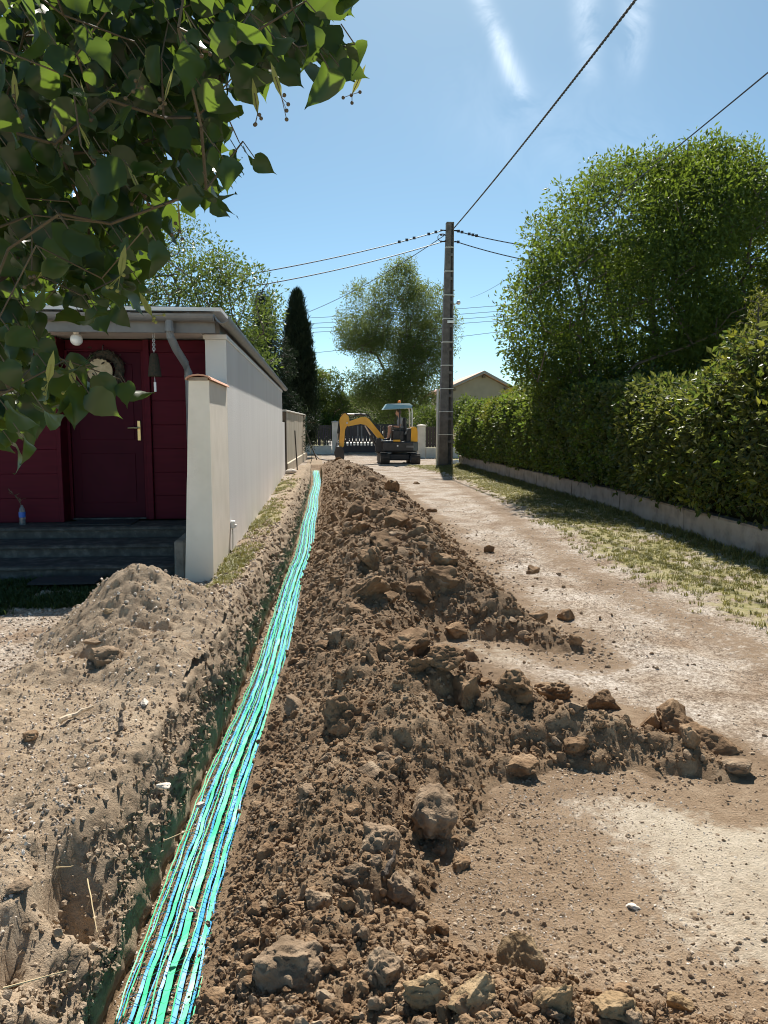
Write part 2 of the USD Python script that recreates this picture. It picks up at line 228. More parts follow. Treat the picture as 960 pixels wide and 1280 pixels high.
grainy('hose_green', (0.02, 0.07, 0.04), (0.03, 0.10, 0.06), 30, 0.5, 0.1, 90)
def plain(name, col, rough_=0.5, spec=0.5, extra=None):
    mat(name, {'g': ('geometry', {}), 'n': ('noise_texture', {'scale': 25.0, 'detail': 3.0}), 'r': ('rgb_ramp', {'ramp': [(0.3, tuple(np.array(col) * 0.88)), (0.7, tuple(np.minimum(np.array(col) * 1.1, 1)))]}), 'p': ('principled_bsdf', {'roughness': rough_, 'specular_ior_level': spec, **(extra or {})})}, [('g.position', 'n.vector'), ('n.fac', 'r.fac'), ('r.color', 'p.base_color')])
plain('net_green', (0.03, 0.50, 0.23), 0.42, 0.28); plain('net_blue', (0.025, 0.26, 0.55), 0.42, 0.28)
plain('white_plastic', (0.72, 0.71, 0.69), 0.4); plain('globe_white', (0.75, 0.73, 0.70), 0.25); plain('orange_lens', (0.85, 0.20, 0.02), 0.25); plain('mail_tan', (0.50, 0.42, 0.27), 0.5)
plain('label_blue', (0.02, 0.10, 0.40), 0.5); plain('straw', (0.45, 0.35, 0.2), 0.9)
mat('bottle_plastic', {'p': ('principled_bsdf', {'base_color': (0.55, 0.68, 0.75), 'roughness': 0.1, 'transmission_weight': 0.75, 'ior': 1.3})}, [])
mat('window_glass', {'t': ('transparent_bsdf', {'color': (0.25, 0.26, 0.27)}), 'g': ('glossy_bsdf', {'roughness': 0.03}), 'f': ('fresnel', {'IOR': 1.6}), 'm': ('mix_closure', {})}, [('f.fac', 'm.fac'), ('t.BSDF', 'm.closure1'), ('g.BSDF', 'm.closure2')], surface='m.closure')
leafy('leaf_linden', (0.009, 0.030, 0.014), (0.018, 0.050, 0.018), (0.055, 0.105, 0.028), (0.16, 0.25, 0.025), 0.38, 0.36, 0.5)
leafy('bract', (0.28, 0.32, 0.10), (0.34, 0.37, 0.13), (0.40, 0.42, 0.16), (0.4, 0.4, 0.10), 0.4, 0.6)
leafy('leaf_big', (0.034, 0.068, 0.018), (0.056, 0.108, 0.024), (0.11, 0.165, 0.034), (0.20, 0.28, 0.025), 0.38, 0.55, 0.25)
leafy('leaf_birch', (0.06, 0.095, 0.036), (0.10, 0.15, 0.055), (0.16, 0.21, 0.08), (0.24, 0.30, 0.07), 0.40, 0.6, 0.2)
leafy('leaf_airy', (0.04, 0.07, 0.018), (0.07, 0.11, 0.024), (0.12, 0.17, 0.035), (0.17, 0.24, 0.03), 0.35)
leafy('leaf_cypress', (0.010, 0.022, 0.012), (0.017, 0.034, 0.017), (0.03, 0.05, 0.022), (0.02, 0.04, 0.012), 0.15, 0.7, 0.2)
leafy('leaf_cedar', (0.014, 0.028, 0.018), (0.025, 0.045, 0.026), (0.045, 0.07, 0.036), (0.03, 0.05, 0.018), 0.2, 0.7, 0.2)
leafy('leaf_ivy', (0.030, 0.054, 0.016), (0.060, 0.096, 0.024), (0.15, 0.18, 0.055), (0.20, 0.27, 0.035), 0.36, 0.45, 0.3)
leafy('leaf_mixed', (0.04, 0.058, 0.02), (0.08, 0.10, 0.034), (0.20, 0.20, 0.085), (0.22, 0.25, 0.05), 0.34, 0.45, 0.3)
leafy('leaf_gold', (0.10, 0.13, 0.02), (0.16, 0.19, 0.03), (0.22, 0.24, 0.05), (0.26, 0.27, 0.03), 0.4)
leafy('leaf_bright', (0.05, 0.10, 0.015), (0.10, 0.17, 0.025), (0.16, 0.24, 0.04), (0.18, 0.28, 0.03), 0.4)
leafy('leaf_dark', (0.026, 0.050, 0.018), (0.045, 0.08, 0.026), (0.075, 0.12, 0.036), (0.12, 0.18, 0.03), 0.33, 0.55, 0.25)
leafy('grass_blade', (0.15, 0.155, 0.045), (0.32, 0.29, 0.11), (0.50, 0.42, 0.23), (0.24, 0.225, 0.06), 0.25, 0.6)
leafy('grass_shade', (0.03, 0.06, 0.015), (0.05, 0.09, 0.02), (0.09, 0.13, 0.03), (0.08, 0.13, 0.02), 0.3, 0.6)
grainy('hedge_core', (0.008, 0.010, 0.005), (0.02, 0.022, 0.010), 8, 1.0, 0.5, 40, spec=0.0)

# ---------------------------------------------------------------- terrain: yard, trench, lane, verge; the heaps lie on it
def trench_x(Y): return np.interp(Y, [0.3, 2.5, 3.2, 4.3, 5.25, 6.2, 7.27, 8.6, 11.7, 16.8, 25.4, 30, 32], [-.57, -.56, -.54, -.50, -.44, -.415, -.40, -.355, -.24, -.18, -.07, -.10, -.12])
def trench_depth(Y): return np.interp(Y, [-2, 0, 20, 26, 29.5, 30.5, 31], [.5, .5, .5, .42, .27, .08, 0.0])
def hedge_x(Y): return np.interp(Y, [0, 7.8, 13.4, 28, 30], [4.55, 4.85, 5.21, 5.35, 5.36])
def verge_x(Y): return np.interp(Y, [0, 5.2, 6.3, 7.8, 10.1, 14.2, 20.2, 25.6, 29], [3.3, 3.3, 3.2, 3.1, 3.28, 3.65, 4.0, 3.85, 3.3])
def ss(x, a, b): t = np.clip((x - a) / (b - a), 0, 1); return t * t * (3 - 2 * t)
def n2(X, Y, s, seed=0, oc=3): return fbm(np.stack([X * s, Y * s, np.zeros_like(X) + seed * 7.3], -1), oc, seed) - 0.5
def caps(X, Y, dens, rmin, rmax, x0, x1, y0, y1, seed, flat=0.8, grow=True):
    """Half-buried lumps: the height of the tallest ball over each point."""
    r_ = np.random.default_rng(seed); n = int(dens * (x1 - x0) * math.log(y1 / y0) * 2.2)
    cx_ = r_.uniform(x0, x1, n); cyy = np.exp(r_.uniform(math.log(y0), math.log(y1), n)); rad = rmin + (rmax - rmin) * r_.random(n) ** 2.2
    rad = rad * (np.clip(cyy / 4.5, 0.8, 2.2) if grow else 1); asp = r_.uniform(0.7, 1.25, n)
    t = cKDTree(np.stack([cx_, cyy], 1)); d, i = t.query(np.stack([X.ravel(), Y.ravel()], 1), k=5)
    q = np.clip(rad[i] ** 2 - d ** 2, 0, None); h = np.sqrt(q) * flat * asp[i]
    return h.max(1).reshape(X.shape)
def hollows(X, Y): return 0.21 * np.exp(-((X + .84) / .10) ** 2 - ((Y - 2.52) / .15) ** 2) + 0.16 * np.exp(-((X + .72) / .06) ** 2 - ((Y - 3.05) / .12) ** 2) + 0.13 * np.exp(-((X + .95) / .07) ** 2 - ((Y - 2.15) / .12) ** 2)
def left_surface(X, Y):
    """The yard, the loose soil beside the trench and the mound's foot, left of the trench."""
    u = X - trench_x(Y)
    soil_edge = np.interp(Y, [0.5, 3.9, 4.7, 5.6, 7.0, 9.5, 14, 31], [-3.2, -1.9, -1.75, -1.6, -1.12, -1.0, -0.9, -0.75])
    s = ss(X + n2(X, Y, 2.2, 5) * 0.5, soil_edge - 0.15, soil_edge + 0.15) * ss(-Y, -31, -29)
    near = ss(-Y, -8.0, -6.2)
    z = 0.055 * s + s * 0.09 * near * np.exp(-((u + 0.42) / 0.22) ** 2) + 0.012 * n2(X, Y, 1.3, 3)
    z = z + s * (0.07 * n2(X, Y, 3.0, 8) * near + 0.045 * n2(X, Y, 9.0, 9, 2) + 0.020 * n2(X, Y, 40.0, 10, 2) * np.clip(1.6 - Y / 5, 0, 1))
    z = z - hollows(X, Y)
    fy = np.clip(1.6 - Y / 7, .15, 1); z = z + fy * s * 0.55 * caps(X, Y, 240, 0.012, 0.05, -3.2, 0.1, 0.8, 31, 11, 0.7) + fy * s * 0.4 * caps(X, Y, 1500, 0.006, 0.018, -3.2, 0.1, 0.8, 31, 12, 0.7) + (1 - s) * 0.25 * caps(X, Y, 900, 0.004, 0.014, -4.2, 0.1, 3, 31, 13, 0.6)
    r = np.hypot((X + 1.32) / 1.0, (Y - 5.85) / 1.0)
    return z, s
def right_surface(X, Y):
    v = X - verge_x(Y) + n2(X, Y, 1.5, 21) * 0.25; hx = hedge_x(Y)
    inlane = (Y < 29.5)
    turf = ss(v, -0.12, 0.35) * (Y < 29.6) * ss(-X, -hx - 0.4, -hx - 0.1)
    z = 0.014 * n2(X, Y, 0.8, 22) + turf * (0.035 + 0.04 * ss(X, hx - 0.8, hx) + 0.03 * n2(X, Y, 5, 23))
    z = z + np.where(inlane, 1, 0) * ((1 - turf) * 0.35 * caps(X, Y, 700, 0.004, 0.016, -0.2, 4.5, 1.0, 31, 24, 0.6) + 0.006 * n2(X, Y, 18, 25))
    rut = np.exp(-((X - np.interp(Y, [3, 8, 14, 25], [2.75, 2.62, 2.75, 3.0])) / 0.12) ** 2); z = z - 0.032 * rut * (1 - turf) * inlane
    trk = np.exp(-((X - np.interp(Y, [3, 6, 10, 20], [2.2, 2.30, 2.45, 2.9])) / 0.16) ** 4) * ss(Y, 4.2, 5.2) * ss(-Y, -13, -9); z = z + trk * 0.016 * np.clip(np.sin(Y * 2 * PI / 0.085 + 1.5 * n2(X, Y, 2, 26)), -0.3, 1)
    return z, turf
EX = [0.97, 0.67, .46, .36, .44, .63, .87, 1.09, 1.43, 1.73, 1.93, 1.86, 1.62, 1.31, 0.98, .72, .92, 1.39, 1.62, 1.84, 1.80, 1.68, 1.70, 1.76, 1.88, 1.92, 1.85, 1.55, 1.1, .5, .1]
EY = [1.81, 1.98, 2.09, 2.24, 2.5, 2.87, 3.17, 3.27, 3.20, 3.06, 3.13, 3.36, 3.58, 3.92, 4.46, 4.85, 5.45, 5.28, 5.00, 4.98, 5.2, 6.1, 7.5, 9.54, 13.64, 18.53, 22.5, 25.6, 29.2, 30.3, 30.3]
yy = np.linspace(30.3, 1.0, 60)
heap_poly = Polygon(list(zip(list(trench_x(yy) + 0.24) + [1.35, 1.30], list(yy) + [1.0, 1.66])) + list(zip(EX, EY))).buffer(0)
heap_poly = max(heap_poly.geoms, key=lambda g: g.area) if hasattr(heap_poly, 'geoms') else heap_poly
heap_line = heap_poly.exterior
shapely.prepare(heap_poly)
def heap_height(X, Y):
    pts = shapely.points(X.ravel(), Y.ravel())
    d = shapely.distance(heap_line, pts); d = np.where(shapely.contains(heap_poly, pts), d, -d).reshape(X.shape)
    dl = X - (trench_x(Y) + 0.24)
    wob = n2(X, Y, 5.5, 31) * 0.22 + n2(X, Y, 16, 32) * 0.08
    d = d + wob * ss(dl, 0.05, 0.5) * (d > -0.25)
    Hm = np.interp(Y, [1, 2.2, 3.0, 4.0, 6, 12, 20, 26, 29, 30.3], [.22, .22, .36, .45, .46, .47, .46, .38, .28, .2])
    gentle = np.interp(Y, [2, 3.4, 4.5], [0.55, 0.62, 0.8])
    dd = np.clip(d, 0, None)
    h = Hm * np.tanh(gentle * dd / Hm)
    msk = 0.30 + 0.9 * ss(n2(X, Y, 1.7, 141) + 0.5 * n2(X, Y, 5.0, 142), -0.10, 0.22)
    h = h * (1 + 0.9 * n2(X, Y, 2.2, 33) + 0.5 * n2(X, Y, 5, 34))
    X0, Y0 = X, Y; X = X + n2(X0, Y0, 7, 131, 2) * 0.08; Y = Y + n2(X0, Y0, 7, 133, 2) * 0.08
    e = ss(d, 0.0, 0.10); e2 = ss(dl, 0.02, 0.30)
    fresh = ss(Y, 2.0, 3.2) * 0.55 + 0.45
    h = h + e * (0.30 + 0.70 * e2) * fresh * msk * (0.34 * caps(X, Y, 13, 0.05, 0.16, -0.4, 2.7, 1.0, 31, 35, 0.62) + 0.12 * caps(X, Y, 90, 0.022, 0.07, -0.4, 2.7, 1.0, 31, 36, 0.65)) \
          + e * (0.15 * caps(X, Y, 900, 0.009, 0.028, -0.4, 2.7, 1.0, 31, 37, 0.8) + 0.016 * n2(X0, Y0, 30, 38) * np.clip(1.6 - Y0 / 5, 0, 1) + 0.09 * n2(X0, Y0, 8, 39) - 0.03 * np.clip(0.06 - np.abs(n2(X0, Y0, 5, 40, 2)), 0, 1) / 0.06 * ss(dl, .1, .4))
    h = np.where(d > 0, h, np.clip(d, -0.2, 0) * 0.5)
    return h, d
# rows and columns of the ground sheet: fine where the lane is, stretching out to the horizon
rows = [1.0]
while rows[-1] < 34: rows.append(rows[-1] * 1.0064)
up_ = [34 * 1.12 ** k for k in range(1, 40)]; dn = [1.0 - 0.05 * 1.25 ** k for k in range(0, 32)][::-1]
rows = np.array(dn + rows + [r for r in up_ if r < 2500])
ua = [0.0]; st = 0.010
while ua[-1] < 3000:
    ua.append(ua[-1] + st); st = 0.010 if ua[-1] < 0.9 else min(st * (1.012 if ua[-1] < 3.2 else 1.2), 400)
ua = np.array(ua)
ub = [0.0]; st = 0.014
while ub[-1] < 3000:
    ub.append(ub[-1] + st); st = 0.014 if ub[-1] < 1.2 else min(st * (1.008 if ub[-1] < 6.2 else 1.2), 400)
ub = np.array(ub)
nW, nF, nR = 34, 22, 18
def lipL(Y):
    n_ = n2(0 * Y, Y, 1.6, 41) * 0.10 + n2(0 * Y, Y, 5.0, 42) * 0.05
    return -0.20 - np.interp(Y, [0, 2.0, 2.5, 3.0, 3.4, 5, 8, 12, 28], [.20, .20, .17, .16, .06, .05, .08, .13, .16]) - np.clip(n_, -.04, .08)
def wallL(Y): return -0.185 - 0.012 * n2(0 * Y, Y, 3, 43)
def wallR(Y): return 0.165 + 0.02 * n2(0 * Y, Y, 3, 44)
def lipR(Y): return 0.25 + 0.03 * n2(0 * Y, Y, 4, 45) + np.interp(Y, [2, 5, 9, 14], [0.0, 0.0, .03, .06])
Yr = rows[:, None]
inn = (Yr > -6) & (Yr < 31)
tx, dep = trench_x(Yr), np.where(inn, trench_depth(Yr), 0.0)
XA = tx + lipL(Yr) - ua[::-1][None, :]; ZA, SA = left_surface(XA, Yr + 0 * XA)
bigm = (Yr < 31.5) & (Yr > 0.4)
ZA = np.where(bigm & (XA > -14), ZA, 0.0)
wl = np.linspace(0, 1, nW)[None, 1:-1]                     # from the left lip down to the floor
flare = np.where(wl < 0.45, (1 - wl / 0.45) ** 1.4, 0.0)
rug = (n2(wl * 1.2 + 0 * Yr, Yr + 0 * wl, 5, 46) * 0.14 + n2(wl * 3 + 0 * Yr, Yr + 0 * wl, 14, 47) * 0.09) * 0.75
XW = tx + wallL(Yr) + (lipL(Yr) - wallL(Yr)) * flare + rug * np.sin(PI * np.clip(wl * 1.1, 0, 1)) * np.where(wl < .55, 1.0, 0.4)
ZW = ZA[:, -1:] * (1 - wl) - dep * wl + (0.08 * n2(XW, Yr + 0 * XW, 9, 48) + 0.03 * n2(XW, Yr + 0 * XW, 30, 148)) * np.sin(PI * wl) * (dep > 0.02) - hollows(XW, Yr + 0 * XW) * (1 - wl) * (dep > .02)
fl = np.linspace(0, 1, nF)[None, :]
XF = tx + wallL(Yr) * (1 - fl) + wallR(Yr) * fl
ZF = -dep + (0.03 * n2(XF, Yr + 0 * XF, 8, 49) + 0.5 * caps(XF, Yr + 0 * XF, 900, .005, .02, -0.9, 0.4, 0.8, 31, 50, .7)) * (dep > .02)
wr = np.linspace(0, 1, nR)[None, 1:-1]
XR = tx + wallR(Yr) * (1 - wr) + lipR(Yr) * wr + 0.05 * n2(wr * 1.2 + 0 * Yr, Yr + 0 * wr, 7, 51) * np.sin(PI * wr)
XB = tx + lipR(Yr) + ub[None, :]; ZB, TB = right_surface(XB, Yr + 0 * XB)
ZB = np.where(bigm & (XB < 8), ZB, 0.0)
ZR = -dep * (1 - wr) + ZB[:, :1] * wr
GX = np.hstack([XA, XW, XF, XR, XB]); GZ = np.hstack([ZA, ZW, ZF, ZR, ZB]); GY = np.repeat(Yr, GX.shape[1], 1)
nA, nT = XA.shape[1], nW - 2 + nF + nR - 2
TB = TB * np.clip(.62 + 1.5 * n2(XB, Yr + 0 * XB, 3.2, 172) + .8 * n2(XB, Yr + 0 * XB, 11, 173), 0, 1)
soil = np.hstack([SA, np.ones((len(rows), nT)), np.zeros_like(XB)]); turf = np.hstack([np.zeros((len(rows), nA + nT)), TB]); clay = np.zeros_like(GX)
# brown crumbs carried over the lane beside the heap, pale trampled clay, turf by the wall
pts = shapely.points(GX.ravel(), GY.ravel()); dh = np.full(GX.size, 9.0)
selh = ((GX > -0.6) & (GX < 4.5) & (GY > 0.5) & (GY < 32)).ravel(); dh[selh] = shapely.distance(heap_poly, pts[selh]); dh = dh.reshape(GX.shape)
nn = n2(GX, GY, 1.8, 52)
soil = np.maximum(soil, np.where((GX - trench_x(GY) > 0.15), ss(-dh - nn * 0.7, -0.55, -0.02) * 0.95, 0))
soil = np.maximum(soil, 0.95 * np.exp(-((GX - 0.72) / 0.55) ** 2 - ((GY - 2.45) / 0.85) ** 2) * (GX > -0.3)); soil = np.maximum(soil, 0.62 * np.exp(-((GX - 1.45) / 0.5) ** 2 - ((GY - 2.98) / 0.16) ** 2))
soil = np.maximum(soil, 0.40 * ss(n2(GX, GY, .9, 152), .02, .2) * ((GX > 1) & (GX < 4) & (GY < 26) & (GY > 1)))
soil = np.maximum(soil, 0.60 * np.exp(-((GX - verge_x(GY) + 0.30) / 0.34) ** 2) * ((GY > 3) & (GY < 22)))
clay = 0.85 * np.exp(-((GX - 1.55) / 0.55) ** 2 - ((GY - 2.75) / 0.45) ** 2) + 0.9 * np.exp(-((GX - 1.25) / 0.42) ** 2 - ((GY - 5.25) / 0.30) ** 2) + 0.55 * np.exp(-((GX - 1.35) / 0.6) ** 2 - ((GY - 2.0) / 0.5) ** 2)
clay = np.clip(clay + 0.5 * nn * (clay > 0.1), 0, 1)
u_ = GX - trench_x(GY)
turf = np.maximum(turf, 0.6 * ss(-u_, 0.30, 0.45) * np.where((GX > -1.05) & (GX < 0.2), np.exp(-((GY - 8.3) / 0.9) ** 2) + np.exp(-((GY - 12.5) / 2.4) ** 2) + np.exp(-((GY - 19.5) / 2.0) ** 2), 0))
turf = np.maximum(turf, 0.55 * ((GX < -1.45) & (GX > -9)) * np.exp(-((GY - 7.1) / 0.7) ** 2))
turf = np.where((GY > 45) | (GX < -14) | (GX > 6.2), 0.9, turf)
soil = np.where((GY > 2.0) & (GX < -1.0), soil, soil)
cover = np.stack([soil, np.clip(turf, 0, 1), clay], -1)
nr, nc = GX.shape
idx = np.arange(nr * nc).reshape(nr, nc)
quads = np.stack([idx[:-1, :-1], idx[:-1, 1:], idx[1:, 1:], idx[1:, :-1]], -1)
V = np.stack([GX, GY, GZ], -1).reshape(-1, 3); CV = cover.reshape(-1, 3)
def normals(Vx, f):
    n = np.zeros_like(Vx); c = np.cross(Vx[f[:, 2]] - Vx[f[:, 0]], Vx[f[:, 3]] - Vx[f[:, 1]])
    for k in range(4): np.add.at(n, f[:, k], c)
    return n / (np.linalg.norm(n, axis=1, keepdims=True) + 1e-12)
fq = quads.reshape(-1, 4); vn = normals(V, fq)
def crumble(Vx, n, sel, a1=.055, a2=.026, a3=.012, rd=.12):        # broken earth: pushed in and out along its own surface
    p = Vx[sel]; f2, f3 = np.clip(1.5 - p[:, 1] / 4.5, 0, 1), np.clip(1.9 - p[:, 1] / 2.6, 0, 1); d = (fbm(p * 11, 2, 201) - .5) * a1 + (fbm(p * 34, 2, 202) - .5) * a2 * f2 + (noise(p * 85, 203) - .5) * a3 * f3
    rdg = np.abs(noise(p * 21, 204) - .5); d = d - np.clip(.10 - rdg, 0, 1) * rd * f2
    Vx[sel] += n[sel] * d[:, None]
Uq = (GX - trench_x(GY)).ravel(); crs = np.where((Uq < -.168) & (Uq > -2.6) & (soil.ravel() > .5) & (GY.ravel() < 30) & (GY.ravel() > .6) & (GZ.ravel() > -.485))[0]
fade = ss(Uq[crs], -2.4, -.9)[:, None]; before = V[crs].copy(); crumble(V, vn, crs, .05, .02, .010, .05); V[crs] = before + (V[crs] - before) * (.25 + .75 * fade) * np.clip(.5 + GY.ravel()[crs, None] / 12, .6, 1.3); vn = normals(V, fq)
def sheet(name, q, Vv, Nn, Cc, material, kind='structure', parent=None):
    q = q.reshape(-1, 4); used, inv = np.unique(q, return_inverse=True); q = inv.reshape(q.shape)
    m = UsdGeom.Mesh.Define(stage, numbered(path_of(parent), name))
    m.CreatePointsAttr(Vt.Vec3fArray.FromNumpy(Vv[used].astype(np.float32))); m.CreateFaceVertexCountsAttr(Vt.IntArray.FromNumpy(np.full(len(q), 4, np.int32)))
    m.CreateFaceVertexIndicesAttr(Vt.IntArray.FromNumpy(q.ravel().astype(np.int32))); m.CreateSubdivisionSchemeAttr('none')
    m.CreateNormalsAttr(Vt.Vec3fArray.FromNumpy(Nn[used].astype(np.float32))); m.SetNormalsInterpolation('vertex')
    UsdGeom.PrimvarsAPI(m).CreatePrimvar('cover', Sdf.ValueTypeNames.Float3Array, 'vertex').Set(Vt.Vec3fArray.FromNumpy(Cc[used].astype(np.float32)))
    UsdShade.MaterialBindingAPI.Apply(m.GetPrim()).Bind(M[material]); tag(m, kind=kind); return m.GetPrim()
colid = np.arange(nc - 1)[None, :] + 0 * np.arange(nr - 1)[:, None]; Yc = GY[:-1, :-1]; Xc = GX[:-1, :-1]
tr_ = (colid >= nA - 1) & (colid < nA + nT) & (Yc < 31) & (Yc > 0)
ver = (~tr_) & (Xc > verge_x(Yc) + .02) & (Xc < 6) & (Yc < 29.6) & (Yc > -4)
lane = (~tr_) & (~ver) & (Xc > trench_x(Yc)) & (Xc < 6) & (Yc < 31) & (Yc > -20)
street = (~tr_) & (Yc >= 31) & (Yc < 46) & (Xc > -60) & (Xc < 60)
yard = ~(tr_ | ver | lane | street)
flo = tr_ & (colid >= nA + nW - 4); sheet('trench', quads[tr_ & ~flo], V, vn, CV, 'ground_look'); sheet('trench_floor', quads[flo], V, vn, CV, 'spoil_look'); sheet('grass_verge', quads[ver], V, vn, CV, 'ground_look'); sheet('gravel_lane', quads[lane], V, vn, CV, 'lane_look')
sheet('ground', quads[yard], V, vn, CV, 'ground_look'); sheet('street', quads[street], V, vn, CV, 'ground_look')
# the long spoil heap on the lane
hr = [1.02]
while hr[-1] < 30.6: hr.append(hr[-1] * 1.0042)
hr = np.array(hr)[:, None]; hu = [0.0]
while hu[-1] < 2.9: hu.append(hu[-1] + (0.0085 if hu[-1] < 1.9 else 0.012))
hu = np.array(hu)[None, :] + 0.22
HX, HY = trench_x(hr) + hu, hr + 0 * hu
HH, HD = heap_height(HX, HY); HH = np.where(HD > .02, gaussian_filter(HH, (1.0, 2.6)), HH)
edge_n = n2(HX, HY, 45, 60) * 0.012 + n2(HX, HY, 22, 61) * 0.03
gxn = np.stack(np.gradient(HH, axis=(0, 1)), -1)
fz = np.clip(1.6 - HY / 5, 0, 1); HXd = HX + np.where(HD > 0.05, n2(HX, HY, 24, 62, 2) * 0.04, 0) * fz; HYd = HY + np.where(HD > 0.05, n2(HX, HY, 24, 63, 2) * 0.04, 0) * fz
base_r = right_surface(HX, HY)[0]
HZ = base_r + HH
hi = np.arange(HX.size).reshape(HX.shape); hq = np.stack([hi[:-1, :-1], hi[:-1, 1:], hi[1:, 1:], hi[1:, :-1]], -1)
HV = np.stack([HXd, HYd, HZ], -1).reshape(-1, 3); keep = (np.maximum.reduce([HD[:-1, :-1], HD[1:, 1:], HD[:-1, 1:], HD[1:, :-1]]) > -0.06)
hq = hq[keep]; hn = normals(HV, hq); hs_ = np.where(HD.ravel() > .02)[0]; b4 = HV[hs_].copy(); crumble(HV, hn, hs_, .06, .026, .012, .07); HV[hs_] = b4 + (HV[hs_] - b4) * (np.clip(.55 + HY.ravel()[hs_] / 10, .6, 1.6) * ss(HD.ravel()[hs_], .02, .12))[:, None]; hn = normals(HV, hq)
HC = np.stack([np.ones_like(HX), 0 * HX, 0 * HX], -1).reshape(-1, 3)
heap = sheet('spoil_heap', hq, HV, hn, HC, 'spoil_look', kind='thing')
tag(heap, 'long heap of dug brown clods running along the right edge of the trench', 'soil heap')
heap_tree = cKDTree(HV[:, :2]); ground_sel = np.where((GX > -4).ravel() & (GX < 7).ravel() & (GY > 0.5).ravel() & (GY < 31).ravel() & np.repeat((~((np.arange(nc) >= nA) & (np.arange(nc) < nA + nT)))[None], nr, 0).ravel())[0]
ground_tree = cKDTree(V[ground_sel, :2])
def gz(x, y): return V[ground_sel[ground_tree.query([x, y])[1]], 2]
# the smaller mound of pale soil in front of the steps
ma = np.arange(-1.35, 1.36, 0.011); mb = np.exp(np.arange(math.log(3.5), math.log(7.3), 0.0028))
MX, MY = np.meshgrid(ma - 1.3, mb)
wobm = n2(MX, MY, 2.4, 70) * 0.24 + n2(MX, MY, 7, 71) * 0.10
def cone(cx0, cy0, R, Hh, ax=1.0, ay=1.0): r = np.hypot((MX - cx0) / ax, (MY - cy0) / ay) / R; return Hh * (np.sqrt(1 + 0.02) - np.sqrt(np.clip(r + wobm * 0.6 * np.clip(r, 0, 1), 0, None) ** 2 + 0.004))
mh = np.maximum.reduce([cone(-1.36, 5.75, 0.72, 0.52, 1.0, 1.1), cone(-1.30, 5.0, 0.45, 0.20), cone(-1.0, 4.6, 0.45, 0.13), cone(-0.98, 5.6, 0.50, 0.17, 0.8, 1.5), cone(-1.62, 4.75, 0.42, 0.12), cone(-1.95, 4.1, .5, .10)])
me = ss(mh, 0.0, 0.08)
mh = mh + me * (0.06 * n2(MX, MY, 4.5, 72) + 0.05 * n2(MX, MY, 14, 73) + 0.02 * n2(MX, MY, 45, 77) + 0.6 * caps(MX, MY, 34, 0.015, 0.055, -2.8, 0.2, 3.3, 7.4, 74, .7, False) + 0.5 * caps(MX, MY, 1200, 0.006, 0.02, -2.8, 0.2, 3.3, 7.4, 75, .7, False))
mh = mh - me * 0.10 * np.exp(-((MX + 1.47) / 0.13) ** 2 - ((MY - 4.85) / 0.10) ** 2)
mz = left_surface(MX, MY)[0] + np.where(mh > 0, mh, np.clip(mh, -0.2, 0))
mi = np.arange(MX.size).reshape(MX.shape); mq = np.stack([mi[:-1, :-1], mi[:-1, 1:], mi[1:, 1:], mi[1:, :-1]], -1)
MV = np.stack([MX, MY, mz], -1).reshape(-1, 3); keepm = (np.maximum(mh[:-1, :-1], mh[1:, 1:]) > -0.03) & (MX[:-1, :-1] < trench_x(MY[:-1, :-1]) + lipL(MY[:-1, :-1]) - 0.02) & (MY[:-1, :-1] < 7.25)
mq = mq[keepm]; mn = normals(MV, mq); ms_ = np.where(mh.ravel() > .02)[0]; crumble(MV, mn, ms_, .022, .014, .010, .03); mn = normals(MV, mq)
mound = sheet('soil_mound', mq, MV, mn, np.tile([1.0, 0, 0], (len(MV), 1)), 'ground_look', kind='thing')
tag(mound, 'pointed mound of pale sandy soil in front of the house steps', 'soil heap')
mound_tree = cKDTree(MV[np.unique(mq)][:, :2]); mound_pts = MV[np.unique(mq)]
def top_z(x, y):
    z = gz(x, y)
    d, i = heap_tree.query([x, y])
    if d < 0.03 and HD.ravel()[i] > 0: z = max(z, HV[i, 2])
    d, i = mound_tree.query([x, y])
    if d < 0.03: z = max(z, mound_pts[i, 2])
    return z

# ---------------------------------------------------------------- the house on the left with its porch, white wall and steps
h = thing('red_house', 'low house with dark red boarded porch front and long white rendered side wall', 'house', (-1.05, 9.2, 0))
hx, hy = -1.05, 9.2
def H(m): m = m.copy(); m.apply_translation([-hx, -hy, 0]); return m
sw = extr_yz([(9.2, -0.1), (23.3, -0.1), (23.3, 2.54), (9.2, 2.54)], -1.29, -1.05).subdivide_to_size(0.5)
obj('side_wall', H(sw), 'render_white', h)
obj('low_wall', H(box(-1.29, -1.052, 23.303, 25.0, -0.1, 1.66)), 'render_white', h)
# wing wall, leaning a little on its left face
w = np.array([[-1.335, 7.68, -0.1], [-1.05, 7.68, -0.1], [-1.05, 9.197, -0.1], [-1.335, 9.197, -0.1], [-1.245, 7.70, 1.99], [-1.05, 7.70, 1.99], [-1.05, 9.197, 1.99], [-1.245, 9.197, 1.99]])
obj('wing_wall', H(trimesh.convex.convex_hull(w)), 'render_cream', h)
def cap_tile(y0, y1):
    a = np.linspace(PI, 0, 9); c, rx, rz = -1.147, 0.128, 0.055
    o = [(c + rx * math.cos(t), 1.992 + rz * math.sin(t)) for t in a]; i_ = [(c + (rx - .016) * math.cos(t), 1.992 + (rz - .016) * math.sin(t)) for t in a[::-1]]
    return extr_xz(o + i_, y0, y1)
for k in range(4): obj('cap_tile', H(cap_tile(7.65 + k * 0.385, 7.65 + k * 0.385 + 0.38)), 'terracotta', h)
obj('cap_mortar', H(box(-1.245, -1.06, 7.69, 9.19, 1.985, 2.018)), 'concrete_old', h)
obj('wall_rim', H(box(-1.31, -1.035, 9.17, 23.35, 2.543, 2.60, 0.008)), 'roof_metal', h)
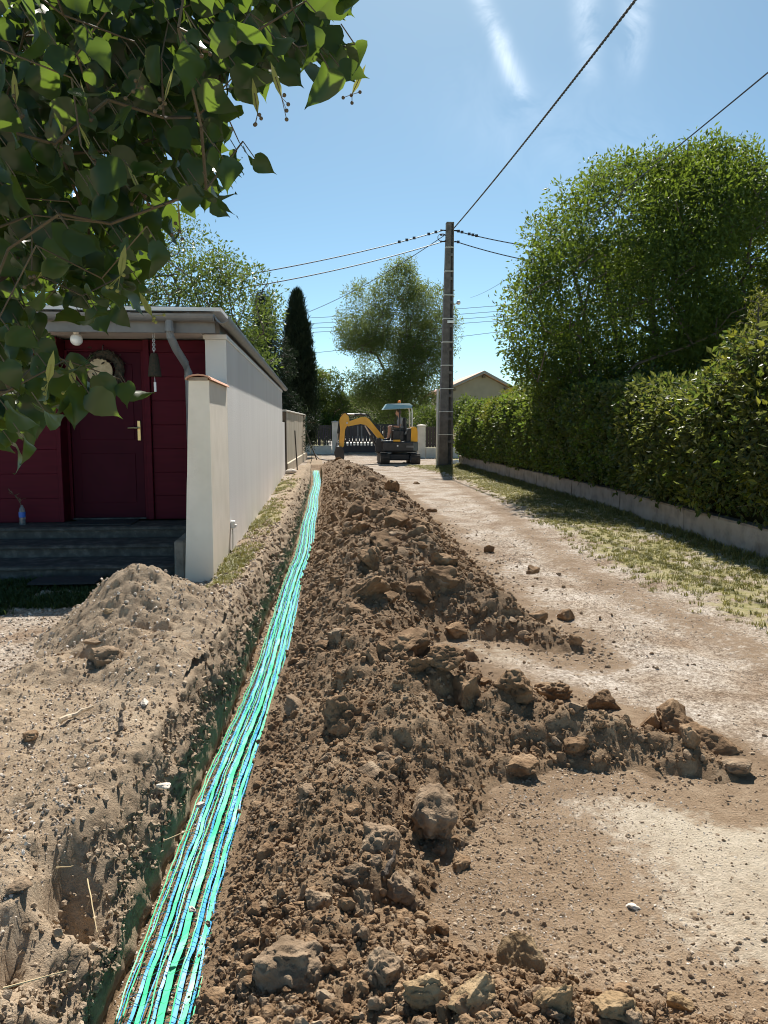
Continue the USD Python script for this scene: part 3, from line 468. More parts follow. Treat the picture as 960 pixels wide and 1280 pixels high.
obj('rear_wall', H(box(-9, -1.30, 23.5, 24.9, 0, 2.5)), 'render_white', h)
obj('eave_post', H(box(-1.28, -1.20, 24.6, 24.75, 1.66, 2.62)), 'red_wood', h)
# red boards either side of the door, above it and on the left
def boards(x0, x1, y, z0, z1, mat_='red_wood', step=0.285):
    z = z0; k = 0
    while z < z1 - 0.03:
        t = min(z + step, z1)
        obj('board', H(box(x0, x1, y - 0.001 * (k % 2), y + 0.03, z + 0.001, t - 0.001, 0.003)), mat_, h); z = t; k += 1
LZ = 0.42
obj('front_wall', H(box(-9, -1.30, 9.60, 9.75, 0.0, 2.58)), 'hedge_core', h)
boards(-7.5, -3.03, 9.28, LZ, 2.56); obj('corner_trim', H(box(-3.03, -2.98, 9.265, 9.6, LZ, 2.56, 0.004)), 'red_wood', h)
boards(-1.98, -1.30, 9.50, LZ, 2.56)
boards(-2.975, -1.985, 9.56, 2.44, 2.56)
dr = obj('door', H(box(-2.94, -2.10, 9.545, 9.59, LZ + 0.02, 2.42, 0.004)), 'red_door', h)
for (x0, x1, z0, z1) in ((-2.84, -2.20, 0.62, 1.22), (-2.84, -2.20, 1.38, 2.28)): obj('door_panel', H(box(x0, x1, 9.536, 9.546, z0, z1, 0.004)), 'red_door', dr)
obj('handle_plate', H(box(-2.165, -2.125, 9.530, 9.545, 1.37, 1.61, 0.004)), 'brass', dr)
obj('handle', H(cat_([tube([(-2.145, 9.535, 1.52), (-2.145, 9.49, 1.52)], 0.011), tube([(-2.14, 9.487, 1.52), (-2.20, 9.487, 1.525), (-2.265, 9.489, 1.52)], [0.011, 0.010, 0.008])])), 'brass', dr)
obj('door_sill', H(box(-2.95, -2.09, 9.50, 9.60, LZ + 0.001, LZ + 0.018)), 'step_stone', h)
obj('door_frame', H(cat_([box(-2.978, -2.945, 9.52, 9.6, LZ, 2.437), box(-2.095, -2.06, 9.52, 9.6, LZ, 2.437), box(-2.944, -2.096, 9.522, 9.598, 2.424, 2.437)])), 'red_wood', h)
obj('door_post', H(box(-2.055, -1.985, 9.46, 9.6, LZ, 2.56, 0.006)), 'red_wood', h)
# eaves: soffit, fascia, gutter with brackets, downpipe, roof sheet
obj('soffit', H(box(-8, -1.31, 8.83, 9.6, 2.582, 2.60)), 'roof_metal', h)
obj('fascia', H(box(-8, -1.12, 8.80, 8.828, 2.565, 2.76, 0.004)), 'zinc', h)
def gutter_profile(r=0.075):
    o = [(r * math.cos(a), r * math.sin(a)) for a in np.linspace(PI, 2 * PI, 11)]; i_ = [((r - .006) * math.cos(a), (r - .006) * math.sin(a)) for a in np.linspace(2 * PI, PI, 11)]
    return o + i_
gp_ = extr_xz(gutter_profile(), 0, 1)
g1 = extr_yz([(8.72 + y, 2.755 + z) for y, z in gutter_profile(0.078)], -8, -1.115)
gt = obj('gutter', H(g1), 'zinc', h)
for x in np.arange(-7.6, -1.2, 0.62): obj('gutter_bracket', H(box(x, x + 0.03, 8.638, 8.80, 2.752, 2.762)), 'zinc', gt)
obj('gutter_end', H(cat_([box(-1.118, -1.112, 8.644, 8.796, 2.68, 2.757)])), 'zinc_dark', gt)
obj('side_gutter', H(extr_xz([(-1.03 + y, 2.735 + z) for y, z in gutter_profile(0.078)], 8.66, 25.3)), 'zinc', h)
obj('side_fascia', H(box(-1.30, -1.112, 9.15, 25.2, 2.603, 2.74, 0.004)), 'zinc_dark', h)
obj('downpipe', H(tube([(-1.60, 8.72, 2.70), (-1.60, 8.72, 2.60), (-1.595, 8.74, 2.52), (-1.56, 8.85, 2.40), (-1.50, 9.05, 2.26), (-1.475, 9.12, 2.16), (-1.47, 9.13, 2.0), (-1.47, 9.13, 0.4)], 0.045, 12)), 'zinc_dark', h)
obj('downpipe_collar', H(tube([(-1.60, 8.72, 2.61), (-1.60, 8.72, 2.57)], 0.052, 12)), 'zinc_dark', h); obj('downpipe_collar', H(tube([(-1.473, 9.125, 2.13), (-1.47, 9.13, 2.09)], 0.052, 12)), 'zinc_dark', h)
rf = trimesh.convex.convex_hull(np.array([[-8.2, 8.70, 2.79], [-1.04, 8.70, 2.79], [-8.2, 8.70, 2.83], [-1.04, 8.70, 2.83], [-8.2, 25.2, 2.79], [-1.04, 25.2, 2.79], [-8.2, 17, 3.55], [-3.5, 17, 3.30], [-3.5, 14, 3.30]]))
obj('roof', H(rf), 'roof_metal', h)
for k in range(3):
    y0 = 10.2 + k * 1.25
    a = 0.112
    pl = np.array([[-6.5, y0, 0], [-1.55, y0, 0], [-1.55, y0 + 1.2, 0], [-6.5, y0 + 1.2, 0]]); zz = 2.93 + (pl[:, 1] - 9.5) * a
    obj('roof_panel', H(trimesh.convex.convex_hull(np.vstack([np.c_[pl[:, :2], zz], np.c_[pl[:, :2], zz + 0.05]]))), 'roof_dark', h)
for xx in (-1.12,):
    obj('roof_vent', H(tube([(-1.25, 15.9, 2.78), (-1.22, 15.9, 2.90), (-1.15, 15.9, 2.92), (-1.1, 16.2, 2.9)], 0.03, 8)), 'zinc', h)
st = thing('entrance_steps', 'three dark stone steps with rounded nosings below the red door', 'steps', (-3.5, 8.6, 0))
def S(m): m = m.copy(); m.apply_translation([3.5, -8.6, 0]); return m
for (y0, z0, z1) in ((7.86, -0.1, 0.150), (8.36, 0.0, 0.285), (8.84, 0.0, 0.415)):
    s_ = obj('step', S(rough(box(-6.5, -1.47, y0 + 0.045, 9.62, z0, z1 - 0.045).subdivide_to_size(0.12), 0.006, 8)), 'step_stone', st)
    obj('tread', S(box(-6.5, -1.46, y0, min(y0 + 0.56, 9.55), z1 - 0.046, z1, 0.016)), 'step_stone', s_)
obj('side_block', S(rough(box(-1.455, -1.345, 7.80, 9.1, -0.1, 0.40, 0.02).subdivide_to_size(0.08), 0.006, 10)), 'concrete_old', st)
# things about the porch
t = thing('door_wreath', 'dark wreath round a pale wooden disc hanging on the red door', 'wreath', (-2.52, 9.50, 2.20))
ring = trimesh.creation.torus(0.185, 0.055, 28, 14); ring.apply_transform(trimesh.transformations.rotation_matrix(PI / 2, [1, 0, 0]))
obj('ring', rough(ring, 0.03, 22), 'wreath_dark', t)
lf = []
for k in range(90):
    a = rng.uniform(0, 2 * PI); r = 0.185 + rng.normal(0, 0.045); c = np.array([r * math.cos(a), -0.04 - rng.uniform(0, .03), r * math.sin(a)]); d = rng.normal(size=3); d /= np.linalg.norm(d); e = np.cross(d, rng.normal(size=3)); e /= np.linalg.norm(e)
    lf.append(trimesh.Trimesh([c, c + d * .035 + e * .014, c + d * .07, c + d * .035 - e * .014], [[0, 1, 2], [0, 2, 3]], process=False))
obj('leaves', cat_(lf), 'wreath_dark', t, kind='stuff')
d_ = trimesh.creation.cylinder(0.145, 0.03, sections=32); d_.apply_transform(trimesh.transformations.rotation_matrix(PI / 2, [1, 0, 0])); d_.apply_translation([-0.03, -0.055, -0.01]); obj('disc', d_, 'wood_disc', t)
obj('hook', tube([(0, 0.03, 0.30), (0, -0.02, 0.28), (0, -0.03, 0.20)], 0.006), 'dark_metal', t)
t = thing('hanging_bell', 'dark tapered wooden bell hanging on a chain from the porch eave', 'wind bell', (-1.83, 9.0, 2.2))
for k in range(9):
    r = trimesh.creation.torus(0.014, 0.004, 10, 6); r.apply_scale([1, 1, 1]); r.apply_transform(trimesh.transformations.rotation_matrix(PI / 2, [1, 0, 0] if k % 2 else [0, 1, 0])); r.apply_scale([1, 1, 1.35]); r.apply_translation([0, 0, 0.375 - k * 0.024]); obj('chain_link', r, 'steel', t)
bell = trimesh.creation.revolve([(0.0, 0.165), (0.035, 0.16), (0.05, 0.12), (0.062, 0.02), (0.075, -0.09), (0.068, -0.10), (0.055, 0.0), (0.0, 0.10)], sections=20); obj('bell', bell, 'wreath_dark', t)
obj('clapper', cat_([tube([(0, 0, 0.10), (0, 0, -0.16)], 0.003), box(-.014, .014, -.003, .003, -0.27, -0.16, .002)]), 'steel', t)
t = thing('porch_lamp', 'small white globe lamp under the grey porch eave', 'lamp', (-2.66, 8.96, 2.50))
obj('globe', sphere((0, 0, 0), 0.068, 3), 'globe_white', t); obj('lamp_base', tube([(0, 0, 0.055), (0, 0, 0.085)], 0.032, 14), 'white_plastic', t)
t = thing('water_bottle', 'clear plastic bottle with a blue label holding a dry sprig', 'bottle', (-3.40, 9.12, 0.417))
obj('bottle_body', trimesh.creation.revolve([(0, 0.0), (.034, 0), (.036, .01), (.033, .05), (.036, .09), (.035, .15), (.030, .18), (.016, .205), (.014, .225), (.0, .225)], sections=20), 'bottle_plastic', t, smooth=40)
obj('bottle_label', trimesh.creation.revolve([(.0366, .085), (.0372, .088), (.0372, .142), (.0366, .145)], sections=20), 'label_blue', t)
obj('water', trimesh.creation.revolve([(0, 0.004), (.031, .004), (.030, .06), (0, .062)], sections=16), 'mat_black', t)
sg = [tube([(0, 0, .06), (-.01, 0, .24), (-.06, .01, .32), (-.13, .0, .40)], [.004, .004, .003, .002], 5), tube([(-.02, 0, .26), (.02, .0, .30), (.05, 0, .30)], .002, 5)]
for k in range(10):
    c = np.array([-.02 - .011 * k, 0, .26 + .0135 * k]); e = np.array([rng.normal(0, .02), rng.normal(0, .01), .02]); sg.append(trimesh.Trimesh([c, c + e + [.008, 0, 0], c + e * 1.9, c + e - [.008, 0, 0]], [[0, 1, 2], [0, 2, 3]], process=False))
obj('sprig', cat_(sg), 'twig_green', t)
tag(obj('doormat', rough(box(-2.86, -2.14, 8.96, 9.36, 0.418, 0.434, 0.004).subdivide_to_size(0.05), 0.002, 30), 'mat_black'), 'black doormat on the landing before the red door', 'doormat')
tag(obj('doormat', rough(box(-2.75, -2.12, 7.40, 7.72, 0.05, 0.072, 0.004).subdivide_to_size(0.05), 0.004, 12), 'mat_black'), 'black mat lying on the shaded ground below the steps', 'doormat')
t = thing('wall_socket_box', 'small white outdoor box with a cable low on the white side wall', 'box', (-1.05, 9.28, 0.37))
obj('cover', box(0.002, 0.05, -.04, .04, -.045, .045, .006), 'white_plastic', t); obj('spout', box(0.05, .07, -.025, .025, -.035, .0, .004), 'white_plastic', t); obj('cable', tube([(0.02, 0, -.045), (.022, -.01, -.15), (.018, -.02, -.37)], .007, 6), 'concrete_light', t)

# ---------------------------------------------------------------- panel wall beyond the house
t = thing('panel_wall', 'tan concrete panel wall with sloping cap beyond the white wall', 'wall', (-1.02, 25.2, 0))
ang = math.atan2(0.47, 10.8); cw, sw_ = math.cos(ang), math.sin(ang)
def PW(m):
    m = m.copy(); v = m.vertices; m.vertices = np.stack([v[:, 0] * cw + v[:, 1] * sw_, -v[:, 0] * sw_ + v[:, 1] * cw, v[:, 2]], 1); return m
for k in range(6): obj('panel', PW(box(-0.09, 0.0 - 0.004 * (k % 2), 0.02 + k * 1.8, 1.79 + k * 1.8, 0.30, 1.98 + (0.02 if k % 2 else 0), 0.008)), 'concrete_tan', t)
obj('plinth', PW(box(-0.12, 0.05, 0, 10.85, -0.1, 0.33, 0.015)), 'concrete_tan', t)
obj('wall_cap', PW(box(-0.14, 0.03, -0.05, 10.9, 2.003, 2.06, 0.015)), 'concrete_light', t)
obj('end_post', PW(box(-0.13, 0.02, -0.16, -0.005, -0.1, 2.0, 0.01)), 'rebar', t)
tag(obj('garden_fork_handle', tube([(-0.70, 26.2, 0.02), (-0.78, 26.6, 1.38)], 0.022, 7), 'rebar'), 'thin dark pole leaning against the tan panel wall', 'pole')
tag(obj('garden_hose', tube([(-0.62, 35.0, 0.0), (-0.58, 35.6, 0.7), (-0.55, 35.8, 1.4), (-0.54, 35.95, 1.95), (-0.60, 36.1, 2.05)], 0.03, 7), 'hose_green'), 'green hose hanging over the far end of the panel wall', 'hose')
tag(obj('support_stake', tube([(-0.55, 35.5, 1.35), (-0.35, 35.2, 0.75), (-0.05, 34.9, 0.02)], 0.028, 7), 'rebar'), 'dark slanting stake propped at the far end of the panel wall', 'stake')
tag(obj('curved_hose', tube([(-0.1, 34.6, 0.25), (0.05, 34.4, 0.08), (0.4, 34.2, 0.03), (0.8, 34.0, 0.05), (1.1, 33.9, 0.18)], 0.025, 7), 'cable_black'), 'dark hose curving up from the ground beside the trench end', 'hose')
tag(obj('pale_stone', rough(sphere((-0.86, 24.55, 0.10), 0.16, 3, (1.1, 1, .55)), 0.02, 6), 'stone_pale'), 'smooth pale boulder at the corner of white and tan walls', 'stone')

# ---------------------------------------------------------------- low wall and hedges on the right
t = thing('hedge_wall', 'low weathered concrete wall under the hedge beside the grass verge', 'wall', (5.1, 14, 0))
yb = np.concatenate([np.arange(2.0, 29.0, 2.7), [29.0]])
for a, b in zip(yb[:-1], yb[1:]):
    ys = np.arange(a + 0.004, b, 0.15); ys = np.append(ys, b - 0.004); v = []; xh = hedge_x(ys)
    prof = [(0, -0.1), (0.0, 0.10), (0.006, 0.25), (0.0, 0.40), (0.012, 0.425), (0.20, 0.43), (0.22, -0.1)]
    g = np.array([[(x + p[0], y, p[1] + 0.02 * n2(np.array(x), np.array(y), .5, 3)) for p in prof] for x, y in zip(xh, ys)])
    g[:, 1:4, 0] += 0.02 * n2(g[:, 1:4, 2] * 3, g[:, 1:4, 1], 4, 80); npf = len(prof); ii = np.arange(g.shape[0] * npf).reshape(-1, npf)
    q = np.stack([ii[:-1, :-1], ii[:-1, 1:], ii[1:, 1:], ii[1:, :-1]], -1).reshape(-1, 4)
    e0, e1 = ii[0], ii[-1]; tri = [[e0[0], e0[k + 1], e0[k]] for k in range(1, npf - 1)] + [[e1[0], e1[k], e1[k + 1]] for k in range(1, npf - 1)]
    m = trimesh.Trimesh(g.reshape(-1, 3), np.vstack([q[:, [0, 2, 1]], q[:, [0, 3, 2]], tri]), process=False); m.apply_translation([-5.1, -14, 0])
    obj('wall_section', m, 'concrete_old', t)

def clump(n, R, ln, wd, seed, droop=0.0, flat=1.0, fold=0.25, kind='leaf'):
    r = np.random.default_rng(seed); vs, fs = [], []
    for k in range(n):
        d = r.normal(size=3); d /= np.linalg.norm(d); c = d * R * r.random() ** 0.45 * np.array([1, 1, flat])
        a = d + r.normal(0, 0.7, 3); a[2] -= droop; a /= np.linalg.norm(a); s = np.cross(a, r.normal(size=3) * 0.5 + [0, 0, 1]); s /= np.linalg.norm(s) + 1e-9; nrm = np.cross(s, a)
        L, W = ln * r.uniform(.7, 1.2), wd * r.uniform(.8, 1.15); b = len(vs)
        vs += [c, c + a * L * .45 + s * W / 2 + nrm * W * fold, c + a * L, c + a * L * .45 - s * W / 2 + nrm * W * fold, c + a * L * .45 - nrm * W * 0.0]
        fs += [[b, b + 1, b + 4], [b + 1, b + 2, b + 4], [b + 2, b + 3, b + 4], [b + 3, b, b + 4]] if kind == 'leaf4' else [[b, b + 1, b + 2], [b, b + 2, b + 3]]
    return trimesh.Trimesh(np.array(vs), np.array(fs), process=False)
def clumps(n, *a, **k): return [clump(a[0], *a[1:], seed=s + 100 * int(a[0]), **k) for s in range(n)]
def hedge_top(Y): return np.interp(Y, [2, 6, 7.6, 8.6, 9.6, 11, 14, 18, 22, 26.5, 28.2, 28.6], [2.7, 2.55, 2.50, 2.35, 1.95, 1.95, 2.05, 2.12, 2.12, 2.05, 1.9, 1.5])
def hedge(name, y0, y1, label, cat, mats, protos, dens, skip=None, core=True):
    t = thing(name, label, cat, (hedge_x((y0 + y1) / 2) + 0.6, (y0 + y1) / 2, 0)); o = np.array([hedge_x((y0 + y1) / 2) + 0.6, (y0 + y1) / 2, 0])
    n = int(dens * (y1 - y0) * 3.2); Y = rng.uniform(y0, y1, n); top = hedge_top(Y); xh = hedge_x(Y)
    side = rng.random(n) < 0.66; f = rng.random(n)
    sk = 0.60 + 0.20 * n2(Y, Y * 0, 1.3, 90)                # the leaves hang to about here over the wall
    z = np.where(side, sk + f * (top - sk), top + rng.normal(0, .05, n)); bul = 0.16 * (n2(Y, z, 0.9, 91) * 2) + 0.10 * n2(Y, z, 2.6, 92) * 2
    x = np.where(side, xh - 0.10 - bul + rng.uniform(0, .22, n) + 0.20 * np.clip(z - 1.7, 0, 1) , xh + rng.uniform(0, 1.3, n)); z = z + np.where(side, 0, (0.25 + .2 * (Y < 12)) * n2(x, Y, 1.2, 93) * 2 + 0.1)
    back = rng.random(n) < 0.10; x = np.where(back & side, xh + 1.3 + rng.uniform(-.1, .1, n), x)
    pos = np.stack([x, Y, z], 1) - o
    scatter('foliage', protos, mats, pos, rng.uniform(.75, 1.25, n), quat_random(n), t)
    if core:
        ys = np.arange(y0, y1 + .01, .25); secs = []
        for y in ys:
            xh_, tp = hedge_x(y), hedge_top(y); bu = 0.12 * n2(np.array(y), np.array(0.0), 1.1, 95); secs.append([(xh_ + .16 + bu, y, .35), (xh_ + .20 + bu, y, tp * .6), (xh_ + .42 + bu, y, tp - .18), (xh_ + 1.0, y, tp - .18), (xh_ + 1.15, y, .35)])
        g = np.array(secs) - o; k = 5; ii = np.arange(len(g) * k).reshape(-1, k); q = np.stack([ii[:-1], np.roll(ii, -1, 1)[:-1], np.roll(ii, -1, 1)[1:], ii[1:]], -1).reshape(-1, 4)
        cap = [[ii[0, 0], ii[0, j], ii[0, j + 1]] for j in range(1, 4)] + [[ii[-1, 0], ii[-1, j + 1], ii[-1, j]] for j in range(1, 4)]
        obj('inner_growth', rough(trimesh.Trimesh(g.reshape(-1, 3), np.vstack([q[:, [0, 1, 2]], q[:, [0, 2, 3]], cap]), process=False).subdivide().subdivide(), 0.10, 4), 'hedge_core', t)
    tw = []
    for k in range(int((y1 - y0) * 5)):
        y = rng.uniform(y0, y1); xh_ = hedge_x(y); z0 = rng.uniform(.5, 1.6); p = np.array([xh_ + .15, y, z0]); q_ = p + [rng.uniform(-.3, -.1), rng.normal(0, .35), rng.normal(.15, .25)]; tw.append(tube([p - o, (p + q_) / 2 - o + rng.normal(0, .04, 3), q_ - o], [.012, .009, .004], 5))
    obj('branches', cat_(tw), 'bark', t, kind='stuff'); return t
hedge('ivy_hedge', 12.6, 28.6, 'long clipped ivy hedge over the low wall, far half', 'hedge', ['leaf_ivy', 'leaf_ivy', 'leaf_ivy', 'leaf_mixed', 'leaf_bright'], clumps(5, 26, 0.17, 0.085, 0.065, droop=.5), 95)
hedge('mixed_hedge', 2.0, 12.5, 'loose taller hedge of mixed shrubs at the right edge', 'hedge', ['leaf_mixed', 'leaf_ivy', 'leaf_mixed', 'leaf_dark', 'leaf_gold', 'leaf_mixed'], clumps(6, 20, 0.19, 0.095, 0.05, droop=.4), 105)

# ---------------------------------------------------------------- trees
def skeleton(trunk, att, r_tip, power=2.4, zbias=0.35, wig=0.06, minr=0.004):
    """Limbs that reach every attractor: each joins the nearest wood already grown. Returns tubes (thick, thin)."""
    att = np.asarray(att, float); nodes = [np.array(p, float) for p in trunk]; par = [-1] + list(range(len(trunk) - 1)); base = np.array(trunk[-1])
    order = np.argsort(np.linalg.norm(att - np.array(trunk)[len(trunk) // 2], axis=1)); P = np.array(nodes)
    for i in order:
        a = att[i]; d = np.linalg.norm(P - a, axis=1) + zbias * np.clip(P[:, 2] - a[2] + 0.25 * np.linalg.norm(P[:, :2] - a[:2], axis=1), 0, None) * 2 + 0.0
        j = int(np.argmin(d)); q = P[j]; L = np.linalg.norm(a - q); n = max(1, int(L / 0.9)); last = j
        for s in range(1, n + 1):
            f = s / n; p = q + (a - q) * f + rng.normal(0, wig * L, 3) * (s < n) + [0, 0, 0.10 * L * math.sin(PI * f)]
            nodes.append(p); par.append(last); last = len(nodes) - 1
        P = np.array(nodes)
    leafc = np.zeros(len(nodes)); kids = np.zeros(len(nodes), int)
    for k in range(len(nodes) - 1, 0, -1):
        if kids[k] == 0: leafc[k] = 1
        leafc[par[k]] += leafc[k]; kids[par[k]] += 1
    rad = np.maximum(r_tip * np.maximum(leafc, 1) ** (1 / power), minr); thick, thin = [], []
    for k in range(1, len(nodes)):
        r0, r1 = rad[par[k]], rad[k]
        if par[k] >= len(trunk) : r0 = min(r0, r1 * 1.6)
        (thick if r1 > r_tip * 3 else thin).append(tube([P[par[k]], P[k]], [min(r0, r1 * 1.8), r1], 6 if r1 > r_tip * 3 else 4, cap=False))
    return thick, thin, P, rad
def lobes_points(lobes, n, shell=0.5, gap=0.0, seed=0, gs=0.6):
    out = []; w = np.array([l[3] * l[4] * l[5] for l in lobes]) ** 0.72; w /= w.sum()
    while len(out) < n:
        l = lobes[rng.choice(len(lobes), p=w)]; d = rng.normal(size=3); d /= np.linalg.norm(d); r = rng.random() ** (1 / 3) if rng.random() > shell else rng.uniform(.86, 1.04)
        p = np.array(l[:3]) + d * r * np.array(l[3:6])
        if noise(p * gs, seed) < gap or (p[2] < l[2] - l[5] * 1.2): continue
        out.append(p)
    return np.array(out)
def tree(name, label, cat, base, trunk, lobes, n_att, n_clump, protos, mats, r_tip=0.02, shell=0.55, gap=0.25, jit=0.3, bark='bark', seed=0, group=None, gs=0.6, smin=.7, smax=1.25, zbias=.35, power=2.4, tilt=None, stems=()):
    t = thing(name, label, cat, base, group=group); b = np.array(base, float)
    att = lobes_points(lobes, n_att, 0.35, gap, seed, gs)
    thick, thin, P, rad = skeleton(trunk, att, r_tip, zbias=zbias, power=power)
    obj('trunk', cat_(thick), bark, t); obj('branches', cat_(thin), bark, t, kind='stuff')
    for (a, b_, c_, d_2) in stems: f = np.linspace(0, 1, 8); obj('stem', tube(np.stack([a + (c_ - a) * f ** 1.5, b_ + (d_2 - b_) * f ** 1.5, 5.2 * f], 1) + rng.normal(0, .03, (8, 3)) * [1, 1, 0], np.linspace(.085, .03, 8), 7), bark, t)
    c = lobes_points(lobes, n_clump, shell, gap, seed, gs); k = cKDTree(P); d, i = k.query(c); f = np.clip((d - jit * 2.0) / np.maximum(d, 1e-6), 0, 1)[:, None]; c = c + (P[i] - c) * f * 0.5
    scatter('crown', protos, mats, c, rng.uniform(smin, smax, len(c)), quat_random(len(c), tilt), t)
    return t
# the big round tree behind the hedge, many stems
big = [(0, 0, 5.0, 3.15, 3.0, 2.55), (-1.3, -.2, 4.0, 2.35, 2.4, 1.75), (0.8, 0, 5.0, 1.8, 2.5, 2.4), (-0.2, 0, 6.05, 1.9, 2.0, 1.35), (0.9, -.3, 6.5, 1.3, 1.5, 1.2), (-2.1, 0, 3.0, 1.25, 1.5, 0.9), (2.8, 0, 3.2, 1.9, 2.2, 1.9)]
tree('big_round_tree', 'large rounded broadleaf tree with many stems behind the hedge', 'tree', (7.75, 17.3, 0), [(0, 0, -.1), (0.05, 0, .6), (0.05, 0, 1.3), (0, .05, 2.0), (-.05, 0, 2.8), (0, 0, 3.6)], big, 420, 5600, clumps(5, 22, 0.28, 0.11, 0.044, droop=.9), 'leaf_big', 0.011, 0.70, 0.33, seed=3, gs=1.05, zbias=.6, stems=[(-.5, .1, -1.2, .3), (.35, -.1, .9, -.2), (.7, .2, 1.9, .4), (-.2, -.3, -.4, -.6), (-.9, .2, -2.0, .3), (.1, .4, .2, 1.0), (1.0, 0, 2.7, 0)])
tree('tall_right_tree', 'tall tree running out of the picture behind the big round tree', 'tree', (11.8, 19.5, 0), [(0, 0, -.1), (0, 0, 1.5), (0, 0, 3.0)], [(0, 0, 4.2, 2.6, 2.6, 2.6), (-.6, 0, 2.6, 2.6, 2.4, 1.8)], 120, 1300, clumps(4, 15, 0.30, 0.15, 0.06, droop=1.0), 'leaf_big', 0.014, .5, .2, seed=4)
tree('hedge_tree', 'dense dark shrub growing under the big round tree', 'shrub', (7.1, 15.2, 0), [(0, 0, 0), (0, 0, .8)], [(-.2, 0, 1.6, 1.9, 1.6, 1.05), (1.5, .3, 1.8, 1.6, 1.5, 1.1), (-1.0, 1.5, 1.5, 1.2, 1.6, .9)], 60, 900, clumps(4, 16, 0.26, 0.13, 0.06, droop=.6), 'leaf_dark', 0.01, .6, .15, seed=5)
tree('golden_shrub', 'yellow green feathery shrub rising behind the far ivy hedge', 'shrub', (6.5, 22.8, 0), [(0, 0, 0), (0, 0, 1.2)], [(-.5, 0, 1.9, 1.0, 1.0, .75), (.5, -.8, 2.0, .9, 1.0, .7), (-.2, 0, 2.3, .5, .6, .5)], 60, 520, clumps(4, 30, 0.22, 0.09, 0.022, droop=-.6), 'leaf_gold', 0.008, .5, .15, seed=6)
# feathery young conifer leaning out of the near hedge
t = thing('young_conifer', 'feathery pale green conifer top rising from the near hedge', 'conifer', (5.05, 8.6, 0))
tk = [(0, 0, 1.0), (.02, 0, 1.7), (.0, 0, 2.4), (-.02, 0, 3.05)]
obj('trunk', tube(tk, [.03, .025, .015, .004], 6), 'bark', t); brs, pc, pq = [], [], []
for k in range(34):
    z = 1.75 + 1.28 * (k / 33) ** .9; L = (3.12 - z) * 0.36 + .05; a = k * 2.4; tip = np.array([L * math.cos(a), L * math.sin(a), z + L * .45]); brs.append(tube([(0, 0, z), tip * [.5, .5, 1] + [0, 0, -.02], tip], [.008, .005, .002], 4)); n = int(3 + L * 15)
    for q in range(n): pc.append(np.array([0, 0, z]) + (tip - [0, 0, z]) * (q + 1) / n + rng.normal(0, .025, 3))
obj('branches', cat_(brs), 'bark', t, kind='stuff'); scatter('crown', clumps(3, 9, 0.03, 0.062, 0.011, droop=-.2), 'leaf_gold', np.array(pc), rng.uniform(.6, 1.1, len(pc)), quat_random(len(pc)), t)
# the airy tree behind the house
tree('airy_tree', 'airy light green tree showing above the house roof', 'tree', (-4.6, 22.5, 0), [(0, 0, 0), (0, 0, 1.8), (.1, 0, 3.2), (.2, 0, 4.4)], [(0.2, 0, 5.6, 2.2, 2.0, 1.9), (2.1, 0, 4.9, 1.55, 1.5, 1.25), (-1.6, 0, 5.2, 2.0, 1.8, 1.7), (1.6, 0, 3.9, 1.4, 1.4, .9), (0.6, 0, 6.6, 1.3, 1.2, .9), (2.6, .2, 3.4, .8, .8, .7)], 380, 2300, clumps(4, 11, 0.24, 0.12, 0.05, droop=.3), 'leaf_airy', 0.010, .35, .34, seed=8, gs=.9)
# cedar, cypress and the trees beyond the street
def conifer(name, label, cat, base, hgt, rad, tiers, protos, mats, dens, droop=.15, z0=.8, seed=0):
    t = thing(name, label, cat, base); obj('trunk', tube([(0, 0, -.1), (0, 0, hgt * .5), (0, 0, hgt)], [hgt * .022, hgt * .014, .02], 8), 'bark', t); brs, pc = [], []
    for k in range(tiers):
        f = (k + .5) / tiers; z = z0 + (hgt - z0) * f; R = rad * (1 - f) ** .8 * (0.8 + .4 * noise(np.array([f * 9, seed, .3])))
        for j in range(7):
            a = j * 2 * PI / 7 + k * 1.1 + rng.normal(0, .2); L = R * rng.uniform(.7, 1.12) + .1; tip = np.array([L * math.cos(a), L * math.sin(a), z - droop * L + .05]); brs.append(tube([(0, 0, z), tip * [.55, .55, 1] + [0, 0, .06], tip], [.03, .02, .006], 4))
            n = max(3, int(L * dens))
            for q in range(n):
                s = (q + .6) / n; pc.append(np.array([tip[0] * s, tip[1] * s, z + (tip[2] - z) * s]) + rng.normal(0, .09, 3) * [1, 1, .5])
    obj('branches', cat_(brs), 'bark', t, kind='stuff'); scatter('crown', protos, mats, np.array(pc), rng.uniform(.7, 1.3, len(pc)), quat_random(len(pc)), t)
conifer('dark_cedar', 'dark blue green cedar between the house roof and the cypress', 'cedar', (-2.35, 34.5, 0), 7.2, 2.3, 19, clumps(4, 44, 0.30, 0.13, 0.034), 'leaf_cedar', 8, seed=2)
t = thing('tall_cypress', 'tall narrow dark cypress beyond the panel wall', 'cypress', (-0.95, 38.5, 0))
obj('trunk', tube([(0, 0, -.1), (0, 0, 3), (.02, 0, 7.4)], [.14, .1, .02], 8), 'bark', t); pc, qs = [], []
for (cx0, hgt, R) in ((0, 7.95, .80), (.50, 6.5, .52), (-.42, 6.2, .52)):
    for k in range(900 if cx0 == 0 else 420):
        f = rng.random() ** .85; z = .6 + (hgt - .6) * f; r = R * (1 - f ** 2.6) ** .6 * min(1, .55 + f * 1.6) * rng.uniform(.72, 1.05); a = rng.uniform(0, 2 * PI); pc.append((cx0 * (1 - .3 * f) + r * math.cos(a), r * math.sin(a), z))
scatter('crown', [clump(26, .16, .20, .03, s, droop=-2.2) for s in range(4)], 'leaf_cypress', np.array(pc), rng.uniform(.8, 1.3, len(pc)), quat_random(len(pc), .15), t)
obj('inner_growth', sphere((0, 0, 3.6), 1, 3, (.45, .45, 3.4)), 'hedge_core', t)
